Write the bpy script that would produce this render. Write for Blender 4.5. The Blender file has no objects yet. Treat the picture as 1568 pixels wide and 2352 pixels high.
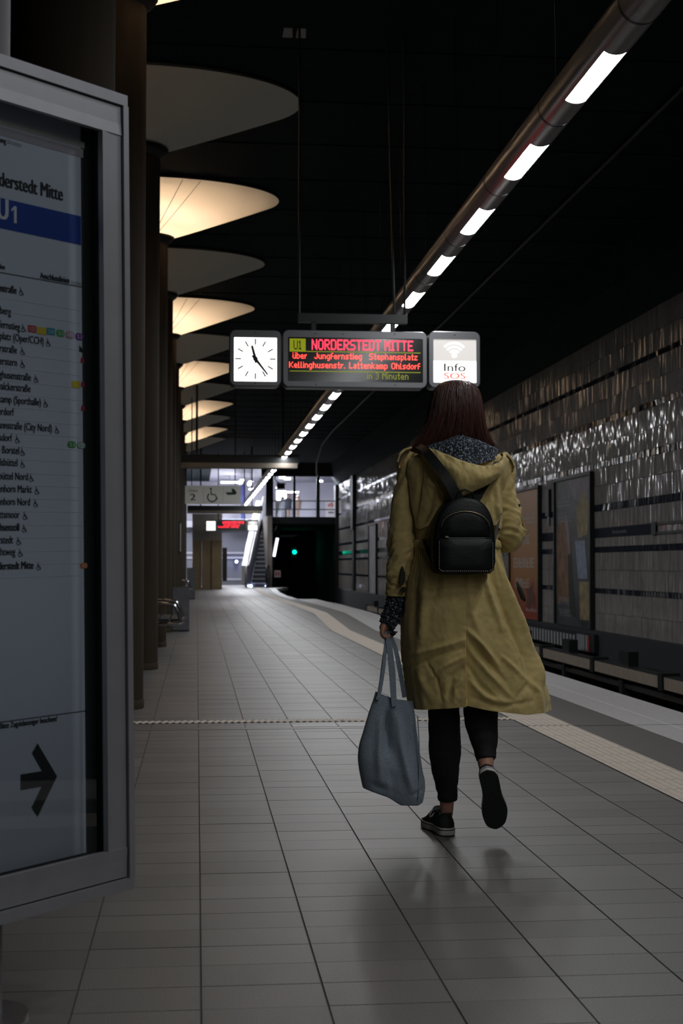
import bpy, math, random
import numpy as np
from mathutils import Vector, Matrix, noise as mnoise

random.seed(7); rng = np.random.default_rng(7)
sc = bpy.context.scene
COL = sc.collection

# ------------------------------------------------------------------ camera
FPX = 3300.0; CAMH = 1.04
PITCH = math.atan(121 / FPX); YAW = math.atan(332 * math.cos(PITCH) / FPX)
cam_d = bpy.data.cameras.new('camera'); cam = bpy.data.objects.new('camera', cam_d); COL.objects.link(cam)
cam.location = (0, 0, CAMH); cam.rotation_euler = (math.pi / 2 + PITCH, 0, -YAW)
cam_d.sensor_fit = 'VERTICAL'; cam_d.sensor_height = 36.0; cam_d.lens = FPX / 2352 * 36
cam_d.clip_start = .05; cam_d.clip_end = 300
cam_d.dof.use_dof = True; cam_d.dof.focus_distance = 5.7; cam_d.dof.aperture_fstop = 6.5
sc.camera = cam
# ------------------------------------------------------------------ world, exposure
w = bpy.data.worlds.new('world'); sc.world = w; w.use_nodes = True
w.node_tree.nodes['Background'].inputs[0].default_value = (.5, .8, .85, 1)
w.node_tree.nodes['Background'].inputs[1].default_value = .004
sc.view_settings.view_transform = 'Standard'; sc.view_settings.look = 'None'
sc.view_settings.gamma = 1; sc.view_settings.exposure = 0.35
sc.view_settings.use_curve_mapping = False
sc.cycles.max_bounces = 7; sc.cycles.diffuse_bounces = 4; sc.cycles.glossy_bounces = 3; sc.cycles.transmission_bounces = 4
LAMP_E = 48.0       # luminaires in the long tube
CAP_E = 21.0        # warm rings in the column heads
HALL_E = 85.0       # luminaires of the upper hall

# ------------------------------------------------------------------ camera geometry helpers (pixel -> point at a known distance)
_F = np.array([math.sin(YAW) * math.cos(PITCH), math.cos(YAW) * math.cos(PITCH), math.sin(PITCH)])
_R = np.array([math.cos(YAW), -math.sin(YAW), 0.]); _U = np.cross(_R, _F); _C = np.array([0, 0, CAMH])
def ray(u, v): return _F + _R * (u - 784) / FPX - _U * (v - 1176) / FPX
def at_y(u, v, y): r = ray(u, v); return _C + r * (y / r[1])
def at_x(u, v, x): r = ray(u, v); return _C + r * (x / r[0])
def at_z(u, v, z=0.): r = ray(u, v); return _C + r * ((z - CAMH) / r[2])
def proj(P):
    q = np.array(P) - _C; d = q @ _F
    return 784 + FPX * (q @ _R) / d, 1176 - FPX * (q @ _U) / d

# ------------------------------------------------------------------ materials
MATS = {}
def mat(name, col, rough=.6, metal=0., var=0., vscale=20., bump=0., bscale=60., emit=None, estr=0., spec=.5, cells=None, stretch=None, coat=0., sheen=0., rvar=0.):
    if name in MATS: return MATS[name]
    m = bpy.data.materials.new(name); m.use_nodes = True
    nt = m.node_tree; b = nt.nodes['Principled BSDF']
    b.inputs['Base Color'].default_value = (*col, 1); b.inputs['Roughness'].default_value = rough
    b.inputs['Metallic'].default_value = metal; b.inputs['Specular IOR Level'].default_value = spec
    if coat: b.inputs['Coat Weight'].default_value = coat; b.inputs['Coat Roughness'].default_value = .15
    if sheen: b.inputs['Sheen Weight'].default_value = sheen
    tc = nt.nodes.new('ShaderNodeTexCoord'); L = nt.links.new
    src = tc.outputs['Object']
    if stretch:
        mp = nt.nodes.new('ShaderNodeMapping'); mp.inputs['Scale'].default_value = stretch; L(src, mp.inputs[0]); src = mp.outputs[0]
    colsock = None
    if var:
        n = nt.nodes.new('ShaderNodeTexNoise'); n.inputs['Scale'].default_value = vscale; n.inputs['Detail'].default_value = 5
        L(src, n.inputs['Vector'])
        r = nt.nodes.new('ShaderNodeValToRGB')
        r.color_ramp.elements[0].position = .3; r.color_ramp.elements[1].position = .7
        r.color_ramp.elements[0].color = (*[max(0, c * (1 - var)) for c in col], 1)
        r.color_ramp.elements[1].color = (*[min(1, c * (1 + var)) for c in col], 1)
        L(n.outputs['Fac'], r.inputs[0]); colsock = r.outputs[0]
        if rvar:
            mr = nt.nodes.new('ShaderNodeMapRange'); mr.inputs['To Min'].default_value = rough - rvar; mr.inputs['To Max'].default_value = rough + rvar
            L(n.outputs['Fac'], mr.inputs['Value']); L(mr.outputs[0], b.inputs['Roughness'])
    if cells:      # tone that differs from piece to piece, by a grid cell in world position
        cx, cy, ox, amt = cells
        g = nt.nodes.new('ShaderNodeNewGeometry')
        ad = nt.nodes.new('ShaderNodeVectorMath'); ad.operation = 'ADD'; ad.inputs[1].default_value = (-ox[0], -ox[1], 0); L(g.outputs['Position'], ad.inputs[0])
        dv = nt.nodes.new('ShaderNodeVectorMath'); dv.operation = 'DIVIDE'; dv.inputs[1].default_value = (cx, cy, 1000); L(ad.outputs[0], dv.inputs[0])
        fl = nt.nodes.new('ShaderNodeVectorMath'); fl.operation = 'FLOOR'; L(dv.outputs[0], fl.inputs[0])
        wn = nt.nodes.new('ShaderNodeTexWhiteNoise'); L(fl.outputs[0], wn.inputs['Vector'])
        mr = nt.nodes.new('ShaderNodeMapRange'); mr.inputs['To Min'].default_value = 1 - amt; mr.inputs['To Max'].default_value = 1 + amt; L(wn.outputs['Value'], mr.inputs['Value'])
        mx = nt.nodes.new('ShaderNodeMix'); mx.data_type = 'RGBA'; mx.blend_type = 'MULTIPLY'; mx.inputs[0].default_value = 1
        if colsock: L(colsock, mx.inputs[6])
        else: mx.inputs[6].default_value = (*col, 1)
        L(mr.outputs[0], mx.inputs[7]); colsock = mx.outputs[2]
    if colsock: L(colsock, b.inputs['Base Color'])
    if bump:
        n2 = nt.nodes.new('ShaderNodeTexNoise'); n2.inputs['Scale'].default_value = bscale; n2.inputs['Detail'].default_value = 4
        L(src, n2.inputs['Vector']); bp = nt.nodes.new('ShaderNodeBump'); bp.inputs['Strength'].default_value = bump; bp.inputs['Distance'].default_value = .01
        L(n2.outputs['Fac'], bp.inputs['Height']); L(bp.outputs[0], b.inputs['Normal'])
    if emit: b.inputs['Emission Color'].default_value = (*emit, 1); b.inputs['Emission Strength'].default_value = estr
    MATS[name] = m; return m

def knit_mat(name):
    m = mat(name, (.012, .016, .026), .95, bump=.9, bscale=160)
    nt = m.node_tree; b = nt.nodes['Principled BSDF']; L = nt.links.new
    tc = nt.nodes.new('ShaderNodeTexCoord'); mp = nt.nodes.new('ShaderNodeMapping'); mp.inputs['Scale'].default_value = (1.1, 1.1, .6); L(tc.outputs['Object'], mp.inputs[0])
    n = nt.nodes.new('ShaderNodeTexNoise'); n.inputs['Scale'].default_value = 165; n.inputs['Detail'].default_value = 3; L(mp.outputs[0], n.inputs['Vector'])
    r = nt.nodes.new('ShaderNodeValToRGB'); r.color_ramp.elements[0].position = .53; r.color_ramp.elements[0].color = (.005, .008, .014, 1)
    r.color_ramp.elements[1].position = .68; r.color_ramp.elements[1].color = (.34, .42, .52, 1); L(n.outputs['Fac'], r.inputs[0]); L(r.outputs[0], b.inputs['Base Color'])
    return m

def glass_mat(name, tint=(.96, .97, .98), fac=.08):
    m = bpy.data.materials.new(name); m.use_nodes = True; nt = m.node_tree; nt.nodes.clear(); L = nt.links.new
    o = nt.nodes.new('ShaderNodeOutputMaterial'); t = nt.nodes.new('ShaderNodeBsdfTransparent'); t.inputs[0].default_value = (*tint, 1)
    g = nt.nodes.new('ShaderNodeBsdfGlossy'); g.inputs['Roughness'].default_value = .02
    fr = nt.nodes.new('ShaderNodeFresnel'); fr.inputs[0].default_value = 1.5
    mx = nt.nodes.new('ShaderNodeMixShader'); L(fr.outputs[0], mx.inputs[0]); L(t.outputs[0], mx.inputs[1]); L(g.outputs[0], mx.inputs[2]); L(mx.outputs[0], o.inputs[0])
    return m

def emat(name, col, s):
    if name in MATS: return MATS[name]
    m = bpy.data.materials.new(name); m.use_nodes = True; nt = m.node_tree; b = nt.nodes['Principled BSDF']
    b.inputs['Base Color'].default_value = (*[min(.8, c) for c in col], 1); b.inputs['Roughness'].default_value = .4
    b.inputs['Emission Color'].default_value = (*col, 1); b.inputs['Emission Strength'].default_value = s
    MATS[name] = m; return m

TILE_W, TILE_D, TX0, TY0 = .2993, .1853, .0134, 3.417
M_TILE = mat('floor_stone', (.135, .129, .123), .42, var=.26, vscale=170, cells=(TILE_W, TILE_D, (TX0, TY0), .13), bump=.04, bscale=240, spec=.42, rvar=.06)
M_GROUT = mat('grout', (.055, .052, .05), .85)
M_TACT = mat('tactile_stone', (.42, .36, .30), .6, var=.12, vscale=60)
M_EDGE = mat('coping_stone', (.40, .39, .395), .5, var=.12, vscale=30, bump=.05, bscale=200)
M_DSTRIP = mat('dark_paving', (.085, .08, .072), .55, var=.2, vscale=90)
M_WHITE = mat('white_line', (.62, .62, .62), .5)
M_CEIL = mat('black_ceiling', (.0012, .009, .012), .85, spec=.2, var=.4, vscale=4)
M_COLUMN = mat('column_concrete', (.042, .031, .020), .8, spec=.25, var=.2, vscale=8, stretch=(1, 1, .12), bump=.1, bscale=40)
def shade_mat(name, col, tr):
    m = bpy.data.materials.new(name); m.use_nodes = True; nt = m.node_tree; nt.nodes.clear(); L = nt.links.new
    o = nt.nodes.new('ShaderNodeOutputMaterial'); d = nt.nodes.new('ShaderNodeBsdfDiffuse'); d.inputs[0].default_value = (*col, 1)
    t = nt.nodes.new('ShaderNodeBsdfTranslucent'); n = nt.nodes.new('ShaderNodeTexNoise'); n.inputs['Scale'].default_value = 2.5
    r = nt.nodes.new('ShaderNodeValToRGB'); r.color_ramp.elements[0].color = (*[c * .94 for c in tr], 1); r.color_ramp.elements[1].color = (*tr, 1); L(n.outputs['Fac'], r.inputs[0]); L(r.outputs[0], t.inputs[0])
    a = nt.nodes.new('ShaderNodeAddShader'); L(d.outputs[0], a.inputs[0]); L(t.outputs[0], a.inputs[1]); L(a.outputs[0], o.inputs[0]); return m
M_PETAL = shade_mat('petal_membrane', (.80, .78, .70), (.19, .178, .165))
M_RIM = mat('petal_rim', (.10, .10, .09), .7)
M_TUBE = mat('lamp_tube_enamel', (.30, .285, .29), .28, metal=.15, spec=.6)
M_BLACK = mat('black_metal', (.006, .008, .009), .5)
M_STEEL = mat('brushed_steel', (.33, .33, .35), .35, metal=.9)
M_ALU = mat('aluminium_frame', (.32, .32, .345), .5, metal=.55, var=.05, vscale=12)
M_HOUS = mat('sign_housing', (.16, .165, .175), .38, metal=.6)
M_WTILE = mat('wall_glaze', (.29, .275, .265), .075, var=.1, vscale=6, spec=1.0)
M_NAVY = mat('navy_glaze', (.012, .017, .03), .12, spec=.5)
M_WBASE = mat('wall_mortar', (.06, .057, .052), .9)
M_DARK = mat('dark_wall', (.012, .016, .018), .85)
M_BED = mat('track_bed', (.012, .013, .012), .95, var=.3, vscale=30, bump=.5, bscale=30)
M_RAIL = mat('rail_steel', (.12, .11, .10), .35, metal=.8)
M_COVER = mat('rail_cover', (.30, .25, .20), .7, var=.1, vscale=8)
M_TAN = mat('tan_cladding', (.26, .185, .095), .5, var=.12, vscale=3)
M_LILAC = mat('pale_hall_wall', (.66, .65, .74), .6)
M_BLUEG = mat('blue_grey_wall', (.25, .26, .32), .6)

# ------------------------------------------------------------------ mesh helpers
class B:
    def __init__(s): s.v = []; s.f = []
    def add(s, vs, fs):
        o = len(s.v); s.v += [tuple(map(float, p)) for p in vs]; s.f += [tuple(i + o for i in f) for f in fs]; return s
    def box(s, x0, x1, y0, y1, z0, z1):
        return s.add([(x0, y0, z0), (x1, y0, z0), (x1, y1, z0), (x0, y1, z0), (x0, y0, z1), (x1, y0, z1), (x1, y1, z1), (x0, y1, z1)],
                     [(0, 3, 2, 1), (4, 5, 6, 7), (0, 1, 5, 4), (1, 2, 6, 5), (2, 3, 7, 6), (3, 0, 4, 7)])
    def grid(s, P, cu=False, cv=False):
        P = np.asarray(P, float); n, m = P.shape[:2]; fs = []
        for i in range(n if cu else n - 1):
            for j in range(m if cv else m - 1):
                a, b_ = i, (i + 1) % n; c, d = j, (j + 1) % m
                fs.append((a * m + c, a * m + d, b_ * m + d, b_ * m + c))
        return s.add(P.reshape(-1, 3), fs)
    def tube(s, pts, r, n=10, cap=True, flat=1.0):
        pts = [Vector(p) for p in pts]; k = len(pts); rs = r if hasattr(r, '__len__') else [r] * k
        rings = []; prev = None
        for i, p in enumerate(pts):
            t = (pts[min(i + 1, k - 1)] - pts[max(i - 1, 0)]).normalized()
            if prev is None:
                a = Vector((0, 0, 1)) if abs(t.z) < .9 else Vector((1, 0, 0)); nx = t.cross(a).normalized()
            else: nx = (prev - t * prev.dot(t)).normalized()
            prev = nx; ny = t.cross(nx)
            rings.append([p + (nx * math.cos(2 * math.pi * j / n) + ny * math.sin(2 * math.pi * j / n) * flat) * rs[i] for j in range(n)])
        o = len(s.v); s.grid([[tuple(q) for q in rg] for rg in rings], cv=True)
        if cap: s.f += [tuple(o + j for j in range(n)), tuple(o + (k - 1) * n + j for j in reversed(range(n)))]
        return s
    def prism(s, poly, O, X, Y, N):      # polygon in plane (O, X, Y), from O to O + N
        O, X, Y, N = map(np.array, (O, X, Y, N)); n = len(poly)
        a = [O + X * p[0] + Y * p[1] for p in poly]; b_ = [q + N for q in a]
        return s.add(a + b_, [tuple(reversed(range(n))), tuple(range(n, 2 * n))] + [(i, (i + 1) % n, n + (i + 1) % n, n + i) for i in range(n)])
    def obj(s, name, m, parent=None, smooth=False, label=None, cat=None, group=None, kind=None, recalc=True, auto=False):
        me = bpy.data.meshes.new(name); me.from_pydata(s.v, [], s.f); me.update()
        if recalc:
            import bmesh
            bm = bmesh.new(); bm.from_mesh(me); bmesh.ops.recalc_face_normals(bm, faces=bm.faces); bm.to_mesh(me); bm.free()
        return link(name, me, m, parent, smooth, label, cat, group, kind)
def link(name, me, m, parent=None, smooth=False, label=None, cat=None, group=None, kind=None):
    o = bpy.data.objects.new(name, me); COL.objects.link(o)
    if m is not None and len(me.materials) == 0: me.materials.append(m)
    if smooth:
        me.polygons.foreach_set('use_smooth', [True] * len(me.polygons))
        if smooth == 'auto':
            me.set_sharp_from_angle(angle=math.radians(40))
    if parent is not None:
        o.parent = parent
        o.matrix_parent_inverse = parent.matrix_basis.inverted()
    return tag(o, label, cat, group, kind)
def tag(o, label=None, cat=None, group=None, kind=None):
    if label: o['label'] = label
    if cat: o['category'] = cat
    if group: o['group'] = group
    if kind: o['kind'] = kind
    return o
def thing(name, loc, label, cat, group=None, kind=None):
    o = bpy.data.objects.new(name, None); COL.objects.link(o); o.location = tuple(map(float, loc)); o.empty_display_size = .1
    return tag(o, label, cat, group, kind)
def rrect(w, h, r, n=6):      # rounded rectangle about the origin
    p = []
    for cx, cy, a0 in ((w / 2 - r, h / 2 - r, 0), (-w / 2 + r, h / 2 - r, 90), (-w / 2 + r, -h / 2 + r, 180), (w / 2 - r, -h / 2 + r, 270)):
        for k in range(n + 1):
            a = math.radians(a0 + 90 * k / n); p.append((cx + r * math.cos(a), cy + r * math.sin(a)))
    return p
_txt = {}
def text_mesh(s):
    cu = bpy.data.curves.new('t', 'FONT'); cu.body = s; cu.size = 1; cu.resolution_u = 3
    o = bpy.data.objects.new('t', cu); COL.objects.link(o); bpy.context.view_layer.update()
    me = bpy.data.meshes.new_from_object(o.evaluated_get(bpy.context.evaluated_depsgraph_get()))
    bpy.data.objects.remove(o); bpy.data.curves.remove(cu)
    return me
def text(name, s, O, X, Y, cap, m, parent, x0=None, x1=None, bold=0.):
    """lettering on the plane (O, X, Y): baseline at O, capital height cap, squeezed between x0 and x1 (or natural width from x0, or ending at x1)"""
    me = text_mesh(s); n = len(me.vertices); co = np.zeros(n * 3); me.vertices.foreach_get('co', co); co = co.reshape(-1, 3)
    k = cap / .70; O, X, Y = map(np.array, (O, X, Y)); mn, mx = co[:, 0].min(), co[:, 0].max(); wd = (mx - mn)
    if x0 is not None and x1 is not None: kx = (x1 - x0) / wd; bx = x0
    elif x1 is not None: kx = k * .70; bx = x1 - wd * kx
    else: kx = k * .80; bx = x0
    q = O + np.outer((co[:, 0] - mn) * kx + bx, X) + np.outer(co[:, 1] * k, Y)
    if bold:
        N = np.cross(X, Y); fs = [tuple(p.vertices) for p in me.polygons]; b = B()
        for dx in (-bold, bold): b.add(q + X * dx + N * (.0002 * (1 + dx / abs(bold))), fs)
        bpy.data.meshes.remove(me); return b.obj(name, m, parent, recalc=False)
    me.vertices.foreach_set('co', q.ravel()); me.update()
    me.materials.clear()
    return link(name, me, m, parent)

# ================================================================== THE PLATFORM
def pw(y, pts): return float(np.interp(y, [p[0] for p in pts], [p[1] for p in pts]))
EDGE = [(-25, 3.37), (22.8, 3.37), (30.5, 3.76), (34, 3.74), (43.4, 3.56), (43.45, 3.03), (48.4, 2.98), (54.5, 3.09), (62.5, 3.39), (66, 4.15)]
TACI = [(-25, 2.12), (22.7, 2.12), (31, 2.5), (34, 2.48), (43.4, 2.30), (48.4, 2.2), (54.5, 2.3), (62.5, 2.45), (66, 2.6)]
def edge_x(y): return pw(y, EDGE)
def tac_i(y): return pw(y, TACI)
def tac_o(y): return tac_i(y) + .305
def drk_o(y): return min(tac_i(y) + .70, edge_x(y) - .22)
YS = sorted(set([-25, 0, 5, 10, 15, 20] + list(np.arange(22.8, 66.1, .6)) + [43.4, 43.45]))
PLEFT = -4.6
b = B()
top = [(PLEFT, -.006), ]
P = [[(PLEFT, y, -.003), (edge_x(y), y, -.003), (edge_x(y), y, -1.1), (PLEFT, y, -1.1)] for y in YS]
b.grid(P, cv=True)
floor = b.obj('floor', M_GROUT, label='grey stone tiled station platform running away from the camera', cat='floor', kind='structure')
def strip(name, fa, fb, z, m, ys=YS, parent=None, **k):
    bb = B(); bb.grid([[(fa(y), y, -.01), (fa(y), y, z), (fb(y), y, z), (fb(y), y, -.01)] for y in ys]); return bb.obj(name, m, parent, **k)
strip('paving_strip', lambda y: tac_o(y) + .003, lambda y: drk_o(y) - .002, -.001, M_DSTRIP, parent=floor, label='dark grey paving strip beside the tactile strip')
cop = strip('coping', drk_o, lambda y: edge_x(y) + .03, .0, M_EDGE, parent=floor, label='light grey coping along the platform edge')
bb = B(); ysl = [y for y in YS if y < 40]
bb.grid([[(drk_o(y) + .235, y, .0008), (drk_o(y) + .247, y, .0008)] for y in ysl]); bb.obj('safety_line', M_WHITE, cop, recalc=False)
bb = B(); bb.grid([[(edge_x(y) + .03, y, .0), (edge_x(y) + .03, y, -.12), (edge_x(y), y, -.12)] for y in YS]); bb.obj('coping_face', M_EDGE, floor)
# --- floor tiles: nearest ones singly, the rest as one field
def tile_mesh(wd, dp):
    g = .0019; x0, x1, y0, y1 = g, wd - g, g * .5, dp - g * .5; c = .0008
    t = B(); t.add([(x0, y0, -.006), (x1, y0, -.006), (x1, y1, -.006), (x0, y1, -.006), (x0 + c, y0 + c, 0), (x1 - c, y0 + c, 0), (x1 - c, y1 - c, 0), (x0 + c, y1 - c, 0)],
                   [(4, 5, 6, 7), (0, 1, 5, 4), (1, 2, 6, 5), (2, 3, 7, 6), (3, 0, 4, 7)]); return t
JOINT_Y = 9.13; GUIDE0, GUIDE1 = 9.52, 9.66
tile_me = None; field = B(); cand = []
row = -140
while True:
    y0 = TY0 + row * TILE_D; row += 1
    if y0 > 65.6: break
    if y0 < -12: continue
    if y0 + TILE_D > JOINT_Y - .02 and y0 < GUIDE1 + .0: continue
    xr = tac_i(y0 + TILE_D / 2)
    for c in range(-12, 10):
        x0 = TX0 + c * TILE_W
        if x0 > xr - .03: continue
        full = x0 + TILE_W <= xr + .01
        if full and 3.0 < y0 < JOINT_Y:
            u0, v0 = proj((x0 + TILE_W / 2, y0 + TILE_D / 2, 0))
            if -60 < u0 < 1640 and v0 < 2400:
                cand.append((y0, x0)); continue
        tm = tile_mesh(min(TILE_W, xr - x0), TILE_D); dz = rng.uniform(-.0006, .0004)
        field.add([(p[0] + x0, p[1] + y0, p[2] + dz) for p in tm.v], tm.f)
cand.sort()
src = tile_mesh(TILE_W, TILE_D)
for i, (y0, x0) in enumerate(cand):
    if i >= 300:
        field.add([(p[0] + x0, p[1] + y0, p[2]) for p in src.v], src.f); continue
    if tile_me is None:
        o = src.obj('tile', M_TILE, floor, recalc=False); tile_me = o.data
    else:
        o = bpy.data.objects.new('tile', tile_me); COL.objects.link(o); o.parent = floor
    o.location = (x0, y0, rng.uniform(-.0006, .0004))
field.obj('tile_field', M_TILE, floor, kind='stuff', recalc=False)
# --- expansion joint rows with the cross guidance strip
bb = B(); bb.box(PLEFT, 2.1, JOINT_Y + .006, JOINT_Y + .10, -.006, 0); bb.obj('joint_row', M_TILE, floor)
bb = B()
for c in range(-12, 7):
    x0 = TX0 + c * TILE_W
    bb.box(x0 + .002, x0 + TILE_W - .002, JOINT_Y + .105, JOINT_Y + .23, -.006, .0)
    bb.box(x0 + .002, x0 + TILE_W - .002, JOINT_Y + .235, GUIDE0 - .004, -.006, .0)
    bb.box(x0 + .002, x0 + TILE_W - .002, TY0 + 30 * TILE_D + .001, JOINT_Y - .003, -.006, .0)
    bb.box(x0 + .002, x0 + TILE_W - .002, GUIDE1 + .002, TY0 + 34 * TILE_D - .001, -.006, .0)
bb.obj('joint_tiles', M_TILE, floor, kind='stuff')
for x0 in (TX0 + 2 * TILE_W, TX0 + 3 * TILE_W):
    bb = B(); bb.box(x0 + .003, x0 + TILE_W - .003, JOINT_Y + .108, JOINT_Y + .228, -.002, .0016); bb.obj('pale_tile', M_EDGE, floor)
bb = B(); bb.box(PLEFT, 3.40, JOINT_Y - .002, JOINT_Y + .006, -.004, .0010); bb.obj('expansion_joint', mat('joint_rubber', (.02, .022, .024), .8), floor)
def ridged(x0, x1, y0, y1, n, along_y=True, skew=0.):
    t = B(); m = n * 4 + 1
    if along_y:
        rows = []
        for y, k in ((y0, 0), (y1, skew)):
            rows.append([(x0 + (x1 - x0) * j / (m - 1) + k, y, .001 + (.0045 if (j % 4) in (1, 2) else 0)) for j in range(m)])
    else:
        rows = [[(x0 + (x1 - x0) * j / (m - 1) + sk, y, .001 + (.0045 if (j % 4) in (1, 2) else 0)) for j in range(m)] for y, sk in ((y0, 0.), (y1, .03))]
    t.grid(rows); return t
g0 = -.55
gi = 0
while g0 < 2.1:
    ridged(g0 + .002, min(g0 + .298, 2.115), GUIDE0, GUIDE1, 7, False).obj('guidance_tile', M_TACT, floor, recalc=False)
    g0 += .30
y0 = 3.0
tf = B()
y = -10.
while y < 65:
    if not (y < JOINT_Y < y + .3):
        t = ridged(tac_i(y), tac_o(y), y + .002, y + .298, 7, True, tac_i(y + .3) - tac_i(y))
        if 5.0 < y < 16: t.obj('tactile_tile', M_TACT, floor, recalc=False)
        else: tf.add(t.v, t.f)
    else:
        ridged(tac_i(y), tac_o(y), y + .002, JOINT_Y - .01, 7).obj('tactile_tile', M_TACT, floor, recalc=False)
        ridged(tac_i(y), tac_o(y), JOINT_Y + .008, y + .298, 7).obj('tactile_tile', M_TACT, floor, recalc=False)
    y += .3
tf.obj('tactile_field', M_TACT, floor, kind='stuff', recalc=False)

# ================================================================== TRACK, RIGHT WALL, CEILING
WX = 6.6; WTOP = 4.78; CZ = 5.78; FAR = 68.0
bb = B(); bb.box(2.4, WX + .2, -25, 110, -1.3, -1.1)
bed = bb.obj('trackbed', M_BED, label='black ballast track bed between platform and tiled wall', cat='track bed', kind='structure')
for x, lb in ((4.35, 'running rail nearest the platform edge'), (5.785, 'running rail nearest the tiled wall')):
    bb = B(); pr = [(-.06, 0), (.06, 0), (.06, .015), (.012, .03), (.012, .10), (.035, .115), (.035, .15), (-.035, .15), (-.035, .115), (-.012, .10), (-.012, .03), (-.06, .015)]
    bb.prism(pr, (x, -25, -1.1), (1, 0, 0), (0, 0, 1), (0, 130, 0)); bb.obj('rail', M_RAIL, label='dark steel ' + lb, cat='rail', kind='structure')
# conductor rail with beige cover boards on brackets
con = thing('conductor_rail', (6.1, 14, -1.1), 'conductor rail under beige cover boards along the foot of the wall', 'rail')
bb = B(); bb.box(6.08, 6.15, 8, 66, -.72, -.66); bb.obj('power_rail', M_RAIL, con)
pa = at_x(1252, 1510, 6.02); 
y = 8.6
while y < 50:
    bb = B(); bb.box(6.02, 6.05, y, y + 3.02, -.575, -.42); bb.obj('cover_board', M_COVER, con)
    bb = B(); bb.box(6.03, 6.22, y, y + 3.02, -.42, -.405); bb.obj('cover_top', M_BLACK, con)
    bb = B(); bb.box(6.0, 6.25, y + 3.05, y + 3.22, -.60, -.37); bb.obj('bracket', M_BLACK, con)
    bb = B(); bb.box(6.05, 6.2, y + 1.7, y + 1.85, -1.1, -.42); bb.obj('bracket_foot', M_BLACK, con)
    bb = B(); bb.box(6.1, 6.25, y + 1.55, y + 2.0, -.405, -.2); bb.obj('insulator', M_BLACK, con)
    y += 3.27
# wall
bb = B(); bb.box(WX + .03, WX + .3, -25, FAR, -1.3, WTOP)
wallr = bb.obj('wall_right', M_WBASE, label='wall of grey ribbed glazed tiles with navy bands across the track', cat='wall', kind='structure')
COURSES = [(-.05, .25), (.25, .57), (.65, .95), (.95, 1.24), (1.33, 1.486), (1.64, 1.92), (2.03, 2.34), (2.34, 2.63), (2.73, 3.03), (3.03, 3.34), (3.43, 3.74), (3.74, 4.05), (4.13, 4.43), (4.43, 4.78)]
BANDS = [(.57, .65), (1.24, 1.33), (1.92, 2.03), (2.63, 2.73), (3.34, 3.43), (4.05, 4.13)]
def wall_course(z0, z1, y0, y1, wt, tilt_v, tilt_h, nz=1):
    t = B(); n = int((y1 - y0) / wt)
    bow = .0
    for i in range(n):
        ya = y0 + i * wt + .0015; yb = ya + wt - .003
        a = rng.normal(0, tilt_v); c = rng.normal(0, tilt_h); d = rng.normal(0, .0012)
        za, zb = z0 + .003, z1 - .003
        # gently bowed ribbed piece
        fr = []
        for k in range(nz + 1):
            zz = za + (zb - za) * k / nz; q = (k / nz - .5)
            off = c * (zb - za) * q + d + bow
            fr.append([(WX + .03, ya, zz), (WX + off - a * wt / 2, ya + .003, zz), (WX + off - .0022, (ya + yb) / 2, zz), (WX + off + a * wt / 2, yb - .003, zz), (WX + .03, yb, zz)])
        t.grid(fr)
    return t
for i, (z0, z1) in enumerate(COURSES):
    wall_course(z0, z1, 12, FAR, .034, .075, .012, 2).obj('tile_course', M_WTILE, wallr, kind='stuff', recalc=False)
for (z0, z1) in BANDS:
    wall_course(z0, z1, 12, FAR, .13, .012, .05).obj('navy_band', M_NAVY, wallr, kind='stuff', recalc=False)
bb = B(); bb.box(WX - .012, WX + .03, 20.35, FAR, 1.486, 1.64); nb = bb.obj('name_band', M_NAVY, wallr)
bb = B(); bb.box(WX - .03, WX + .03, 20.15, 20.35, 1.47, 1.66); bb.box(WX - .02, WX + .03, 12, 20.15, 1.61, 1.65); bb.box(WX - .02, WX + .03, 12, 20.15, 1.475, 1.515); bb.obj('name_band_end', M_BLACK, wallr)
wall_course(1.515, 1.61, 12, 20.15, .066, .035, .02, 1).obj('tile_course', M_WTILE, wallr, kind='stuff', recalc=False)
text('station_name', 'Steinstraße', (WX - .0135, 22.35, 1.535), (0, -1, 0), (0, 0, 1), .055, mat('faint_print', (.10, .11, .14), .5), wallr, 0, .75)
bb = B(); bb.box(WX - .1, WX + .03, -25, FAR, -1.1, -.05); bb.obj('wall_plinth', mat('plinth', (.01, .016, .02), .8), wallr)
# ceiling and cove
bb = B(); bb.box(-8, 6.25, -25, FAR + 34, CZ, CZ + .3)
ceil = bb.obj('ceiling', M_CEIL, label='flat black ceiling above platform and track', cat='ceiling', kind='structure')
bb = B(); bb.prism([(6.2, CZ), (WX + .3, CZ), (WX + .3, WTOP), (WX - .02, WTOP), (6.3, 5.3)], (0, -25, 0), (1, 0, 0), (0, 0, 1), (0, 25 + FAR, 0)); bb.obj('trim_1', M_CEIL, label='black cove between ceiling and tiled wall', cat='cove', kind='structure')
# ceiling panel battens (faint seams)
bb = B()
for k in range(40): bb.box(-6, 6.2, -5 + k * 1.5, -4.98 + k * 1.5, CZ - .012, CZ)
bb.obj('batten', M_CEIL, ceil, kind='stuff')
bb = B(); bb.box(-8.3, -8, -25, 110, -1.3, CZ); bb.obj('wall_left', M_DARK, label='dark wall beyond the far track on the left', cat='wall', kind='structure')
bb = B(); bb.box(-8, PLEFT, -25, 110, -1.3, -1.1); bb.obj('trackbed', M_BED, label='dark track bed left of the column row', cat='track bed', kind='structure')
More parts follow.
